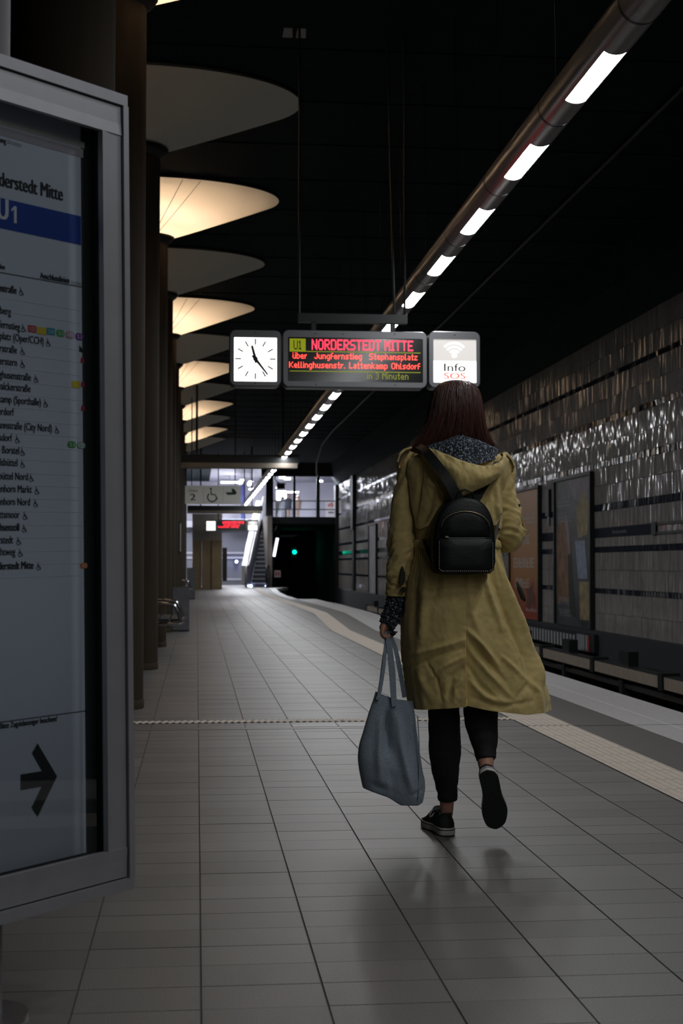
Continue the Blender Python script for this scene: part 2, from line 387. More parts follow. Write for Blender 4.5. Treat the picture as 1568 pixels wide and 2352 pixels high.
# cable along the ceiling
pts = [(4.75, y, CZ - .035) for y in np.arange(-5, 47, 4)] + [(4.72, 50, CZ - .05), (4.6, 53, CZ - .3), (4.65, 56, CZ - .75), (4.9, 59, CZ - .95), (5.2, 62, CZ - .9), (5.5, 66.5, CZ - .7)]
B().tube(pts, .03, 8).obj('ceiling_cable', M_BLACK, smooth=True, label='thin black cable run along the ceiling above the track', cat='cable')

# ================================================================== COLUMNS WITH PETAL CAPITALS
COLX, COLR, C_Y0, C_DY = -.63, .245, 6.67, 3.93
RIMZ, NECKZ, PA, PB = 5.74, 5.24, 1.67, 1.07
def ell(a, b_, z, n=72, cx=0, cy=0): return [(cx + a * math.cos(2 * math.pi * k / n), cy + b_ * math.sin(2 * math.pi * k / n), z) for k in range(n)]
def column_meshes():
    out = {}
    t = B(); t.grid([ell(COLR, COLR, z, 28) for z in (0, .05, 1.2, 2.4, 3.6, 5.0, NECKZ + .03)], cv=True); out['shaft'] = t
    t = B(); t.grid([ell(COLR + .006, COLR + .006, 0, 28), ell(COLR + .006, COLR + .006, .06, 28), ell(COLR, COLR, .065, 28)], cv=True); out['plinth_ring'] = t
    t = B(); rings = []
    for k in range(10):
        s = k / 9; e = 1 - (1 - s) ** 1.0
        rings.append(ell(COLR + .03 + (PA - COLR - .03) * s, COLR + .03 + (PB - COLR - .03) * s, NECKZ + (RIMZ - NECKZ) * (s ** 1.05)))
    t.grid(rings, cv=True); out['petal'] = t
    t = B(); t.grid([ell(PA, PB, RIMZ - .001), ell(PA + .004, PB + .004, RIMZ + .028), ell(PA - .06, PB - .06, RIMZ + .035)], cv=True); out['petal_rim'] = t
    t = B(); t.grid([ell(COLR - .01, COLR - .01, NECKZ - .10, 32), ell(COLR + .05, COLR + .05, NECKZ - .05, 32), ell(COLR + .085, COLR + .085, NECKZ - .005, 32), ell(COLR + .075, COLR + .075, NECKZ - .003, 32), ell(COLR + .04, COLR + .04, NECKZ - .04, 32), ell(COLR - .01, COLR - .01, NECKZ - .05, 32)], cv=True); out['light_trough'] = t
    t = B(); t.grid([ell(.44, .40, 5.57, 24), ell(.44, .40, 5.71, 24)], cv=True); out['lamp_ring'] = t
    t = B(); t.grid([ell(COLR, COLR, RIMZ + .032), ell(PA - .02, PB - .02, RIMZ + .032)], cv=True); out['added_reflector'] = t  # added white lid that evens out the glow inside the petal
    t = B()
    for a_ in (-1.30, -1.16):      # two fine seams of the membrane on the near side
        rr = [COLR + .04, PA * .93]; pts_ = []
        for q in np.linspace(.02, .985, 12):
            ax_, ay_ = math.cos(a_) * (COLR + .03 + (PA - COLR - .03) * q), math.sin(a_) * (COLR + .03 + (PB - COLR - .03) * q) * 1.0
            pts_.append((ax_, ay_, NECKZ + (RIMZ - NECKZ) * q ** 1.05 - .006))
        t.tube(pts_, .004, 4)
    out['seam'] = t
    return out
M_REFL = mat('white_reflector', (.85, .85, .83), .8)
M_RING = emat('warm_ring', (1.0, .74, .54), CAP_E)
ORD = ['nearest', 'second', 'third', 'fourth', 'fifth', 'sixth', 'seventh', 'eighth', 'ninth', 'tenth', 'eleventh', 'twelfth', 'thirteenth', 'fourteenth', 'fifteenth']
cm = {k: None for k in ()}
meshes = {}
for i in range(-2, 13):
    y = C_Y0 + i * C_DY; lit = (i % 2 == 1 and i > 0)
    vis = i + 2
    lab = ('round concrete column with %s petal canopy, %s in the row' % ('a glowing' if lit else 'an unlit grey', ['behind the camera', 'beside the camera', 'nearest behind the timetable case'][vis] if vis < 3 else ORD[i] + ' from the timetable case'))
    t = thing('mushroom_column', (COLX, y, 0), lab, 'column', 'columns along the platform')
    for nm, mm in (('shaft', M_COLUMN), ('plinth_ring', M_COLUMN), ('petal', M_PETAL), ('petal_rim', M_RIM), ('light_trough', M_BLACK)) + ((('lamp_ring', M_RING), ('added_reflector', M_REFL), ('seam', M_RIM)) if lit else ()):
        if nm not in meshes:
            o = column_meshes()[nm].obj(nm, mm, t, smooth=True, recalc=(nm not in ('petal', 'lamp_ring', 'seam', 'added_reflector'))); meshes[nm] = o.data
            o.matrix_parent_inverse = Matrix(); 
        else:
            o = bpy.data.objects.new(nm, meshes[nm]); COL.objects.link(o); o.parent = t
# ================================================================== LAMP TUBE
LX, LZ, LR = 2.233, 3.90, .116; L0, LS, LL = 7.87, 1.7136, .408
tube = thing('light_tube', (LX, 8.3, LZ), 'long dark enamel tube carrying white lamps, hung over the platform', 'lamp')
nseg = 0; Y0, Y1 = -12.5, 70.
M_LAMP = emat('lamp_diffuser', (.97, .985, 1.0), LAMP_E)
def arc(r, a0, a1, n): return [(r * math.sin(a0 + (a1 - a0) * k / n), -r * math.cos(a0 + (a1 - a0) * k / n)) for k in range(n + 1)]
HA = math.radians(33)
shell_me = {}
k0 = math.ceil((Y0 - L0) / LS); k1 = int((Y1 - L0) / LS)
def tube_piece(y0, y1, a0, a1, r, n): 
    t = B(); t.grid([[(x, y, z) for (x, z) in arc(r, a0, a1, n)] for y in (y0, y1)]); return t
lamp_me = None
for k in range(k0, k1 + 1):
    yl = L0 + k * LS
    if lamp_me is None:
        up = tube_piece(-LS / 2, LS / 2, HA, 2 * math.pi - HA, LR, 26)
        dn = tube_piece(-LS / 2 + .004, -LL, -HA, HA, LR, 10); d2 = tube_piece(LL, LS / 2 - .004, -HA, HA, LR, 10)
        lm = tube_piece(-LL, LL, -HA, HA, LR - .004, 8)
        for yy in (-LL, LL):
            a = arc(LR, -HA, HA, 10); lmcap = [(x, yy, z) for x, z in a] + [(0, yy, -.05)]
            dn.add(lmcap, [tuple(range(len(lmcap)))])
        sh = B().add(up.v, up.f); sh.add(dn.v, dn.f); sh.add(d2.v, d2.f)
        # joint collar
        cl = B(); cl.grid([[(x, y, z) for (x, z) in arc(LR + .002, 0, 2 * math.pi, 32)] for y in (-LS / 2 - .012, -LS / 2 + .012)])
        o1 = sh.obj('tube_section', M_TUBE, tube, smooth='auto'); o2 = lm.obj('lamp', M_LAMP, tube, smooth=True); o3 = cl.obj('joint_collar', M_BLACK, tube, smooth=True)
        w_ = B().tube([(0, 0, LR), (-.02, 0, CZ - LZ)], .006, 5); o4 = w_.obj('hanger', M_BLACK, tube)
        lamp_me = (o1.data, o2.data, o3.data, o4.data)
        obs = (o1, o2, o3, o4)
    else:
        obs = []
        for nm, me in zip(('tube_section', 'lamp', 'joint_collar', 'hanger'), lamp_me):
            o = bpy.data.objects.new(nm, me); COL.objects.link(o); o.parent = tube; obs.append(o)
    for j, o in enumerate(obs):
        o.matrix_parent_inverse = Matrix(); o.location = (0, yl - 8.3 + (LS / 2 if j == 3 else 0), 0)

# ================================================================== HANGING DESTINATION SIGN
G = {  # dot-matrix letters, rows top to bottom; lower rows beyond 7 hang under the line
'N': '10001 11001 11001 10101 10011 10011 10001', 'O': '01110 10001 10001 10001 10001 10001 01110', 'R': '11110 10001 10001 11110 10100 10010 10001',
'D': '11110 10001 10001 10001 10001 10001 11110', 'E': '11111 10000 10000 11110 10000 10000 11111', 'S': '01111 10000 10000 01110 00001 00001 11110',
'T': '11111 00100 00100 00100 00100 00100 00100', 'M': '10001 11011 10101 10101 10001 10001 10001', 'I': '111 010 010 010 010 010 111',
'U': '10001 10001 10001 10001 10001 10001 01110', '1': '010 110 010 010 010 010 111', '3': '1110 0001 0001 0110 0001 0001 1110', 'J': '0001 0001 0001 0001 0001 1001 0110',
'K': '10001 10010 10100 11000 10100 10010 10001', 'L': '1000 1000 1000 1000 1000 1000 1111', 'a': '0000 0000 0110 0001 0111 1001 0111', 'b': '1000 1000 1110 1001 1001 1001 1110',
'd': '0001 0001 0111 1001 1001 1001 0111', 'e': '0000 0000 0110 1001 1111 1000 0111', 'f': '011 100 100 111 100 100 100', 'g': '0000 0000 0111 1001 1001 1001 0111 0001 0110',
'h': '1000 1000 1110 1001 1001 1001 1001', 'i': '1 0 1 1 1 1 1', 'k': '1000 1000 1001 1010 1100 1010 1001', 'l': '10 10 10 10 10 10 11', 'm': '00000 00000 11110 10101 10101 10101 10101',
'n': '0000 0000 1110 1001 1001 1001 1001', 'o': '0000 0000 0110 1001 1001 1001 0110', 'p': '0000 0000 1110 1001 1001 1001 1110 1000 1000', 'r': '000 000 101 110 100 100 100',
's': '0000 0000 0111 1000 0110 0001 1110', 't': '010 010 111 010 010 010 011', 'u': '0000 0000 1001 1001 1001 1001 0111', 'ü': '1001 0000 1001 1001 1001 1001 0111',
'z': '0000 0000 1111 0010 0100 1000 1111', '.': '0 0 0 0 0 0 1', ' ': '00 00 00 00 00 00 00'}
def led_text(b, s, x0, x1, z0, z1, y, fill=.92):
    cells = []; x = 0
    for ch in s:
        rows = G[ch].split()
        for r, rw in enumerate(rows):
            for c, q in enumerate(rw):
                if q == '1': cells.append((x + c, r))
        x += len(rows[0]) + 1
    W = x - 1; cw = (x1 - x0) / W; ch = (z1 - z0) / 7
    for cx, r in cells:
        xa = x0 + cx * cw; zb = z1 - r * ch
        b.add([(xa, y, zb - ch * fill), (xa + cw * fill, y, zb - ch * fill), (xa + cw * fill, y, zb), (xa, y, zb)], [(0, 1, 2, 3)])
M_LEDR = emat('led_red', (1.0, .02, .045), 3.2); M_LEDR2 = emat('led_red_thin', (1.0, .05, .035), 3.0)
M_LEDG = emat('led_green', (.24, .27, .0), .55); M_LEDD = emat('led_green_dim', (.30, .33, .02), .35)
for m_ in (M_LEDR, M_LEDR2, M_LEDG, M_LEDD): m_.cycles.emission_sampling = 'NONE'
M_SCREEN = mat('screen_black', (.006, .006, .007), .15, spec=.6)
M_DIAL = emat('dial_white', (1.0, .98, .95), 1.25); M_GREYDIAL = emat('panel_grey', (.66, .63, .60), .5)
M_INK = mat('ink_black', (.01, .012, .012), .6)
M_SOS = emat('sos_red', (.85, .07, .03), .75)
def housing(name, par, x0, x1, z0, z1, y, d, wx0, wx1, wz0, wz1):
    """rounded box with a window opening on the camera side (-Y)"""
    t = B(); cx, cz = (x0 + x1) / 2, (z0 + z1) / 2; W, H = x1 - x0, z1 - z0
    loops = []
    for (w_, h_, r, yy) in ((W, H, .055, y + d), (W, H, .055, y + .012), (W - .012, H - .012, .05, y)):
        loops.append([(cx + px, yy, cz + pz) for px, pz in rrect(w_, h_, r)])
    ix, iz = (wx0 + wx1) / 2, (wz0 + wz1) / 2
    for (r, yy) in ((.010, y), (.008, y + .014)):
        loops.append([(ix + px, yy, iz + pz) for px, pz in rrect(wx1 - wx0, wz1 - wz0, r)])
    t.grid(loops, cv=True); n = len(loops[0]); t.f.append(tuple(range(n)))
    o = t.obj(name, M_HOUS, par, smooth='auto')
    return o
def destination_sign(y, label, detailed, X0, Z0, k, label_prefix=''):
    """clock, train display and info panel; local metres measured from the first sign"""
    X = lambda x: X0 + (x - .274) * k
    Z = lambda z: Z0 + (z - 2.556) * k
    par = thing('destination_sign', (X(1.37), y, Z(2.556)), label, 'sign')
    px = lambda u: at_y(u, 826, 12.4)[0]; pz = lambda v: at_y(800, v, 12.4)[2]
    d = .20 * k
    def hs(name, u0, u1, v0, v1, a0, a1, b0, b1): return housing(name, par, X(px(u0)), X(px(u1)), Z(pz(v1)), Z(pz(v0)), y, d, X(px(a0)), X(px(a1)), Z(pz(b1)), Z(pz(b0)))
    def quad(name, u0, u1, v0, v1, m, p, dy): 
        t = B(); t.add([(X(px(u0)), y + dy, Z(pz(v1))), (X(px(u1)), y + dy, Z(pz(v1))), (X(px(u1)), y + dy, Z(pz(v0))), (X(px(u0)), y + dy, Z(pz(v0)))], [(0, 1, 2, 3)]); return t.obj(name, m, p, recalc=False)
    # clock
    ck = hs('clock_case', 527, 646, 761, 889, 537, 636, 778, 879)
    quad('dial', 537, 636, 778, 879, M_DIAL, ck, .012)
    cx, cz = X(px(586.5)), Z(pz(827)); R = (px(633) - px(540)) / 2 * k
    t = B()
    for m_ in range(60):
        a = math.radians(6 * m_); big = m_ % 5 == 0; r0, r1, hw = (R * .71, R, .0075 * k) if big else (R * .93, R * .985, .0022 * k)
        e = np.array((math.sin(a), math.cos(a))); f_ = np.array((e[1], -e[0]))
        q = [e * r0 - f_ * hw * (.7 if big else 1), e * r0 + f_ * hw * (.7 if big else 1), e * r1 + f_ * hw * (.7 if big else 1), e * r1 - f_ * hw * (.7 if big else 1)]
        t.add([(cx + p[0], y + .0112, cz + p[1]) for p in q], [(0, 1, 2, 3)])
    t.obj('minute_marks', M_INK, ck, recalc=False, kind='stuff')
    def hand(name, ang, r0, r1, w0, w1, yy):
        a = math.radians(ang); e = np.array((math.sin(a), math.cos(a))); f_ = np.array((e[1], -e[0]))
        q = [-e * r0 - f_ * w0, -e * r0 + f_ * w0, e * r1 + f_ * w1, e * r1 - f_ * w1]
        t = B(); vs = [(cx + p[0], y + yy, cz + p[1]) for p in q] + [(cx + p[0], y + yy + .002, cz + p[1]) for p in q]
        t.add(vs, [(3, 2, 1, 0), (4, 5, 6, 7), (0, 1, 5, 4), (1, 2, 6, 5), (2, 3, 7, 6), (3, 0, 4, 7)]); t.obj(name, M_INK, ck)
    hand('minute_hand', 142, R * .22, R * .97, .013 * k, .006 * k, .004); hand('hour_hand', 345, R * .2, R * .68, .013 * k, .009 * k, .007)
    t = B(); t.prism([(.02 * k * math.cos(q), .02 * k * math.sin(q)) for q in np.linspace(0, 6.28, 14)[:-1]], (cx, y + .001, cz), (1, 0, 0), (0, 0, 1), (0, .009, 0)); t.obj('hub', M_INK, ck)
    # display
    dp = hs('display_case', 649, 981, 759, 890, 661, 971, 776, 877)
    quad('screen', 661, 971, 776, 877, M_SCREEN, dp, .012)
    zz = lambda v: Z(pz(v)); xx = lambda u: X(px(u)); ye = y + .0105
    t = B(); led_text(t, 'NORDERSTEDT MITTE', xx(716), xx(949), zz(804), zz(780), ye, 1.0); t.obj('headline', M_LEDR, dp, recalc=False, kind='stuff')
    if detailed:
        t = B(); led_text(t, 'über', xx(672), xx(705), zz(825), zz(811), ye); led_text(t, 'Jungfernstieg', xx(722), xx(831), zz(825), zz(811), ye); led_text(t, 'Stephansplatz', xx(848), xx(959), zz(825), zz(811), ye)
        led_text(t, 'Kellinghusenstr.', xx(664), xx(792), zz(846), zz(832), ye); led_text(t, 'Lattenkamp', xx(802), xx(890), zz(846), zz(832), ye); led_text(t, 'Ohlsdorf', xx(899), xx(965), zz(846), zz(832), ye)
        t.obj('via_lines', M_LEDR2, dp, recalc=False, kind='stuff')
        t = B(); led_text(t, 'in 3 Minuten', xx(843), xx(938), zz(870), zz(855), ye); t.obj('wait_line', M_LEDD, dp, recalc=False, kind='stuff')
        quad('line_badge', 665, 702, 779, 809, M_LEDG, dp, .0105)
        t = B(); led_text(t, 'U1', xx(674), xx(692), zz(804), zz(783), y + .0095, 1.); t.obj('line_number', M_INK, dp, recalc=False)
        quad('rule', 665, 966, 807.2, 809, M_LEDG, dp, .0104); quad('rule', 665, 966, 852.5, 854.2, M_LEDG, dp, .0104)
        for (u, v) in ((724, 768), (787, 768), (906, 766), (725, 884), (907, 883), (586, 768), (586, 883), (1044, 766)):
            t = B(); t.prism([(.006 * math.cos(q), .006 * math.sin(q)) for q in np.linspace(0, 6.28, 9)[:-1]], (xx(u), y - .002, zz(v)), (1, 0, 0), (0, 0, 1), (0, .006, 0)); t.obj('screw', M_BLACK, par)
    else:
        t = B(); led_text(t, 'Kellinghusenstr.', xx(664), xx(792), zz(848), zz(832), ye); led_text(t, 'Lattenkamp', xx(802), xx(890), zz(848), zz(832), ye); led_text(t, 'Jungfernstieg', xx(722), xx(900), zz(827), zz(811), ye); t.obj('via_lines', M_LEDR, dp, recalc=False, kind='stuff')
    # info panel
    ip = hs('info_case', 984, 1103, 757, 888, 995, 1094, 775, 876)
    quad('info_panel', 995, 1094, 825, 876, M_DIAL, ip, .012); quad('info_panel_top', 995, 1094, 775, 825, M_GREYDIAL, ip, .012)
    X1, Y1_ = np.array((1., 0, 0)), np.array((0, 0, 1.))
    text('info_word', 'Info', (0, y + .0112, zz(849)), X1, Y1_, zz(831) - zz(849), M_INK, ip, xx(1020), xx(1069), bold=.0012 * k)
    text('sos_word', 'SOS', (0, y + .0112, zz(866.5)), X1, Y1_, zz(852.5) - zz(866.5), M_SOS, ip, xx(1020), xx(1069), bold=.0015 * k)
    ox, oz = xx(1043.5), zz(812)
    for i_, (r0, r1) in enumerate(((0, .023), (.044, .060), (.078, .094), (.112, .129))):
        t = B(); n = 14; aa = [math.radians(q) for q in (np.linspace(0, 360, n) if i_ == 0 else np.linspace(44, 136, n))]
        cz_ = oz + (0 if i_ == 0 else -.012 * k)
        t.grid([[(ox + r * k * math.cos(a), y + .0112, cz_ + r * k * math.sin(a)) for a in aa] for r in (r0 + .0001, r1)]); t.obj('wireless_mark', M_DIAL, ip, recalc=False)
    return par, X, Z
SY = 12.4
sg, SXf, SZf = destination_sign(SY, 'lit hanging sign with clock, red destination display and Info SOS panel above the woman', True, .274, 2.556, 1.0)
# hanger frame: crossbar, stubs, long rods to a ceiling plate
zt = at_y(800, 760, SY)[2]
xl, xr_ = at_y(686, 740, SY)[0], at_y(938, 730, SY)[0]; zb = at_y(800, 738, SY)[2]; zc = at_y(800, 718, SY)[2]
t = B(); t.box(xl, xr_, SY + .06, SY + .14, zb, zc); t.obj('crossbar', M_BLACK, sg)
for x in (at_y(722, 740, SY)[0], at_y(905, 740, SY)[0]):
    t = B(); t.box(x - .02, x + .02, SY + .07, SY + .13, zt - .01, zb); t.obj('stub', M_BLACK, sg)
for x, dy in ((xl + .01, 0), (xr_ - .02, 0), (xr_ - .11, .18)):
    t = B(); t.tube([(x, SY + .1, zb), (x - (.0 if dy == 0 else .04), SY + .1 + dy, CZ)], .012, 6); t.obj('rod', M_BLACK, sg)
M_PLATE = mat('galvanised_plate', (.38, .36, .36), .6, metal=.1)
pl = at_z(672, 76, CZ - .01)
for dx in (-.05, .07):
    t = B(); t.prism([(-.045 + .01, -.11), (.04, -.11), (.055, .11), (-.035, .11)], (pl[0] + dx, pl[1], CZ - .012), (1, 0, 0), (0, 1, 0), (0, 0, .01)); t.obj('ceiling_plate', M_PLATE, sg)

# ================================================================== TIMETABLE CASE (left foreground)
PH, RHO, CH = math.radians(43.0), math.radians(1.1), 1.923
C_TR = at_y(293, 220, 3.5)
_d0 = np.array([math.sin(PH), math.cos(PH), 0.]); _u0 = np.array([0, 0, 1.])
CX_ = _d0 * math.cos(RHO) + _u0 * math.sin(RHO); CY_ = _u0 * math.cos(RHO) - _d0 * math.sin(RHO); CN = np.cross(CX_, CY_)     # CN points to the viewer
def case_pt(u, v, off=0.):
    r = ray(u, v); O = C_TR + CN * off; tt = ((O - _C) @ CN) / (r @ CN); p = _C + r * tt - C_TR
    return p @ CX_, p @ CY_
CW = 1.25
ctop = thing('timetable_case', C_TR - CY_ * CH - CX_ * CW / 2 - CN * .05, 'tall aluminium showcase holding a white and blue line timetable, left foreground', 'showcase')
def cbox(b, s0, s1, t0, t1, n0, n1):
    O = C_TR
    vs = [O + CX_ * s + CY_ * t_ + CN * n for n in (n0, n1) for (s, t_) in ((s0, t0), (s1, t0), (s1, t1), (s0, t1))]
    return b.add(vs, [(0, 3, 2, 1), (4, 5, 6, 7), (0, 1, 5, 4), (1, 2, 6, 5), (2, 3, 7, 6), (3, 0, 4, 7)])
M_CASEIN = mat('case_inside', (.025, .032, .034), .5)
t = cbox(B(), -CW, 0, -CH, 0, -.11, -.075); t.obj('back_panel', M_CASEIN, ctop)
rw = .027; rs = .014
for nm, a in (('outer_frame', ((-CW, 0, -rw, 0), (-CW, 0, -CH, -CH + rw), (-rs, .003, -CH + rw, -rw), (-CW, -CW + rs, -CH + rw, -rw))),):
    for (s0, s1, t0, t1) in a:
        t = cbox(B(), s0, s1, t0, t1, -.11, 0); t.obj(nm, M_ALU, ctop)
dw, dh, gp = .062, .070, .004
for (s0, s1, t0, t1, side) in ((-CW + rs + gp, -rs - gp, -rw - gp - dh, -rw - gp, 't'), (-CW + rs + gp, -rs - gp, -CH + rw + gp, -CH + rw + gp + dh, 'b'), (-rs - gp - dw, -rs - gp, -CH + rw + gp + dh, -rw - gp - dh, 'r'), (-CW + rs + gp, -CW + rs + gp + dw, -CH + rw + gp + dh, -rw - gp - dh, 'l')):
    b1 = B()      # rail with a crease: flat outer part, sloped inner part
    if side in 'tb':
        o_, i_ = (t1, t0) if side == 't' else (t0, t1); mid = o_ + (i_ - o_) * .6
        prof = [(o_, -.02), (o_, -.007), (mid, -.006), (i_, -.004), (i_, -.02)]
        b1.grid([[C_TR + CX_ * s_ + CY_ * q_ + CN * n_ for q_, n_ in prof] for s_ in (s0, s1)])
    else:
        o_, i_ = (s1, s0) if side == 'r' else (s0, s1); mid = o_ + (i_ - o_) * .6
        prof = [(o_, -.02), (o_, -.007), (mid, -.006), (i_, -.004), (i_, -.02)]
        b1.grid([[C_TR + CX_ * q_ + CY_ * s_ + CN * n_ for q_, n_ in prof] for s_ in (t0, t1)])
    b1.obj('door_frame', M_ALU, ctop)
    t = cbox(B(), s0, s1, t0, t1, -.024, -.0205); t.obj('gasket', M_BLACK, ctop)
t = cbox(B(), -.0165, -rs - .0005, -CH + rw, -rw, -.075, -.021); t.obj('lining', M_CASEIN, ctop)
t = cbox(B(), -.045, -.042, -CH + rw, -rw, -.075, -.055); t.obj('lining_rib', mat('case_rib', (.05, .06, .062), .5), ctop)
t = B(); vs = [C_TR + CX_ * s + CY_ * q + CN * -.022 for s, q in ((-CW + .1, -CH + .1), (-.1, -CH + .1), (-.1, -.1), (-CW + .1, -.1))]; t.add(vs, [(0, 1, 2, 3)]); t.obj('glass_pane', glass_mat('case_glass'), ctop, recalc=False)
M_PAPER = mat('poster_paper', (.46, .52, .60), .6); M_PBLUE = mat('print_blue', (.012, .05, .27), .5); M_PINK = mat('print_ink', (.015, .018, .02), .6); M_PGREY = mat('print_grey', (.30, .32, .36), .6); M_PSTRIP = mat('paper_strip', (.40, .42, .38), .6); M_PSHADE = mat('grey_header', (.30, .29, .32), .6)
PO = -.068
ps1 = case_pt(190, 900, PO)[0]; pt1 = case_pt(100, 305, PO)[1]; pt0 = case_pt(210, 1936, PO)[1]
t = cbox(B(), -CW + .10, ps1, pt0 - .02, pt1 + .06, PO - .006, PO - .001); sheet = t.obj('timetable_sheet', M_PAPER, ctop)
def cq(name, m, pts, off=0):      # flat printed shape on the sheet
    t = B(); vs = [C_TR + CX_ * s + CY_ * q + CN * (PO + off) for s, q in pts]; t.add(vs, [tuple(range(len(vs)))]); return t.obj(name, m, sheet, recalc=False)
def crect(name, m, s0, s1, t0, t1, off=0): return cq(name, m, [(s0, t0), (s1, t0), (s1, t1), (s0, t1)], off)
S = lambda u, v: case_pt(u, v, PO)[0]
T = lambda u, v: case_pt(u, v, PO)[1]
crect('top_strip', M_PSTRIP, -CW + .12, S(194, 330), T(190, 340), T(190, 326)); crect('grey_header', M_PSHADE, -CW + .12, S(191, 355), T(188, 362), T(188, 342))
crect('blue_bar', M_PBLUE, -CW + .12, S(186, 530), T(186, 563), T(186, 497))
crect('rule', M_PINK, -CW + .12, S(190, 660), T(150, 653.5), T(150, 651.5)); crect('rule', M_PINK, -CW + .12, S(208, 1630), T(150, 1640), T(150, 1638))
def ctext(s, u_end, v_base, cap, m=M_PINK, name='lettering', bold=0., u0=None):
    s1, b0 = case_pt(u_end, v_base, PO + .0006)
    x0 = case_pt(u0, v_base, PO + .0006)[0] if u0 is not None else None
    return text(name, s, C_TR + CY_ * b0 + CN * (PO + .0006), CX_, CY_, cap, m, sheet, x0=x0, x1=s1, bold=bold)
PXM = .00106
ctext('Norderstedt Mitte', 144, 461, 31 * PXM, bold=.0012)
ctext('Richtung', 14, 330, 12 * PXM, bold=.0005); ctext('direction', 49, 338, 11 * PXM, M_PGREY)
ctext('U', 18, 506, 46 * PXM, mat('print_white', (.6, .63, .66), .6), bold=.0022)
ctext('Haltestellen', 11, 619, 11 * PXM, bold=.0004); ctext('Anschlusslinien', 159, 651, 14 * PXM, bold=.0005); ctext('transfer', 188, 656, 10 * PXM, M_PGREY)
def wheelchair(u, v, h):
    s, q = case_pt(u, v, PO); b_ = B(); n = 12
    def ring(cx, cy, r0, r1, a0, a1):
        aa = np.linspace(a0, a1, n); b_.grid([[C_TR + CX_ * (s + cx + r * math.cos(a)) + CY_ * (q + cy + r * math.sin(a)) + CN * (PO + .0006) for a in aa] for r in (r0, r1)])
    def bar(p0, p1, w_):
        p0, p1 = np.array(p0), np.array(p1); d = (p1 - p0) / np.linalg.norm(p1 - p0); nrm = np.array((-d[1], d[0])) * w_
        b_.add([C_TR + CX_ * (s + p[0]) + CY_ * (q + p[1]) + CN * (PO + .0006) for p in (p0 - nrm, p1 - nrm, p1 + nrm, p0 + nrm)], [(0, 1, 2, 3)])
    ring(0, .3 * h, .22 * h, .30 * h, math.radians(110), math.radians(370)); ring(-.08 * h, .92 * h, .001, .09 * h, 0, 6.28)
    bar((-.07 * h, .8 * h), (-.02 * h, .42 * h), .06 * h); bar((-.02 * h, .42 * h), (.25 * h, .40 * h), .05 * h); bar((.25 * h, .42 * h), (.38 * h, .08 * h), .05 * h); bar((-.05 * h, .62 * h), (.2 * h, .60 * h), .04 * h)
    b_.obj('wheelchair_mark', M_PINK, sheet, recalc=False)
stops = [('Steinstraße', 38, 675, 48, 1), ('Meßberg', 25, 724, None, 0), ('Jungfernstieg', 46, 759, 53, 0), ('Stephansplatz (Oper/CCH)', 100, 792, 110, 0), ('Hallerstraße', 39, 812, 51, 0), ('Klosterstern', 39, 841, 51, 0), ('Kellinghusenstraße', 71, 875, 82, 0), ('Hudtwalckerstraße', 70, 901, None, 0), ('Lattenkamp (Sporthalle)', 94, 932, 104, 0), ('Alsterdorf', 32, 955, None, 0), ('Sengelmannstraße (City Nord)', 119, 992, 130, 0), ('Ohlsdorf', 28, 1014, 39, 0), ('Klein Borstel', 44, 1043, 51, 0), ('Fuhlsbüttel', 40, 1071, 51, 0), ('Fuhlsbüttel Nord', 64, 1103, 71, 0), ('Langenhorn Markt', 73, 1132, 84, 0), ('Langenhorn Nord', 69, 1161, 81, 0), ('Kiwittsmoor', 45, 1190, 57, 0), ('Ochsenzoll', 44, 1219, 55, 1), ('Garstedt', 30, 1248, 42, 0), ('Richtweg', 35, 1275, 46, 0), ('Norderstedt Mitte', 77, 1306, 88, 1)]
for s, ue, vb, uw, bd in stops:
    ctext(s, ue, vb, 16.5 * PXM, bold=.0008 if bd else .0003)
    if uw: wheelchair(uw, vb + 4, 18 * PXM)
for vline in (706, 735, 770, 797, 825, 855, 884, 912, 941, 968, 997, 1026, 1054, 1084, 1111, 1140, 1168, 1198, 1226, 1256, 1285, 1313):
    a = case_pt(190, vline + 8, PO)[1]; crect('row_line', mat('row_white', (.60, .64, .68), .6), -CW + .12, ps1 - .004, a - .0006, a + .0006, .0002)
def badge(u0, u1, v0, v1, col, s=None, outline=False, r=.3):
    s0, q0 = case_pt(u0, (v0 + v1) / 2, PO); s1, _ = case_pt(u1, (v0 + v1) / 2, PO); h = abs(T(u0, v0) - T(u0, v1)); pl_ = rrect(s1 - s0, h, h * r)
    m = mat('badge_%s' % '_'.join('%02d' % int(c * 99) for c in col), col, .5); c = ((s0 + s1) / 2, (T(u0, v0) + T(u0, v1)) / 2)
    cq('line_badge', m, [(c[0] + p[0], c[1] + p[1]) for p in pl_], .0004)
    if outline: cq('badge_field', M_PAPER, [(c[0] + p[0] * .82, c[1] + p[1] * .82) for p in pl_], .0008)
    if s: text('badge_text', s, C_TR + CY_ * (c[1] - h * .3) + CN * (PO + .0012), CX_, CY_, h * .6, m if outline else M_PAPER, sheet, x0=s0 + (s1 - s0) * .2, x1=s1 - (s1 - s0) * .2)
badge(64, 83, 746, 762, (.42, .04, .03), 'U2', r=.1); badge(85, 106, 750, 767, (.55, .42, .05), None, r=.1); badge(107, 126, 752, 768, (.02, .25, .30), 'U4', r=.1)
badge(129, 148, 756, 772, (.05, .30, .06), 'S1', r=.45); badge(151, 170, 760, 776, (.42, .08, .10), 'S2', True, r=.45); badge(173, 191, 764, 780, (.13, .03, .24), 'S3', r=.45)
badge(165, 184, 874, 890, (.50, .42, .04), None, r=.1); badge(155, 174, 1013, 1028, (.04, .26, .04), 'S1', r=.45); badge(177, 196, 1015, 1030, (.04, .26, .04), 'S11', True, r=.45); badge(184, 201, 1293, 1306, (.50, .17, .04), 'A2', r=.45)
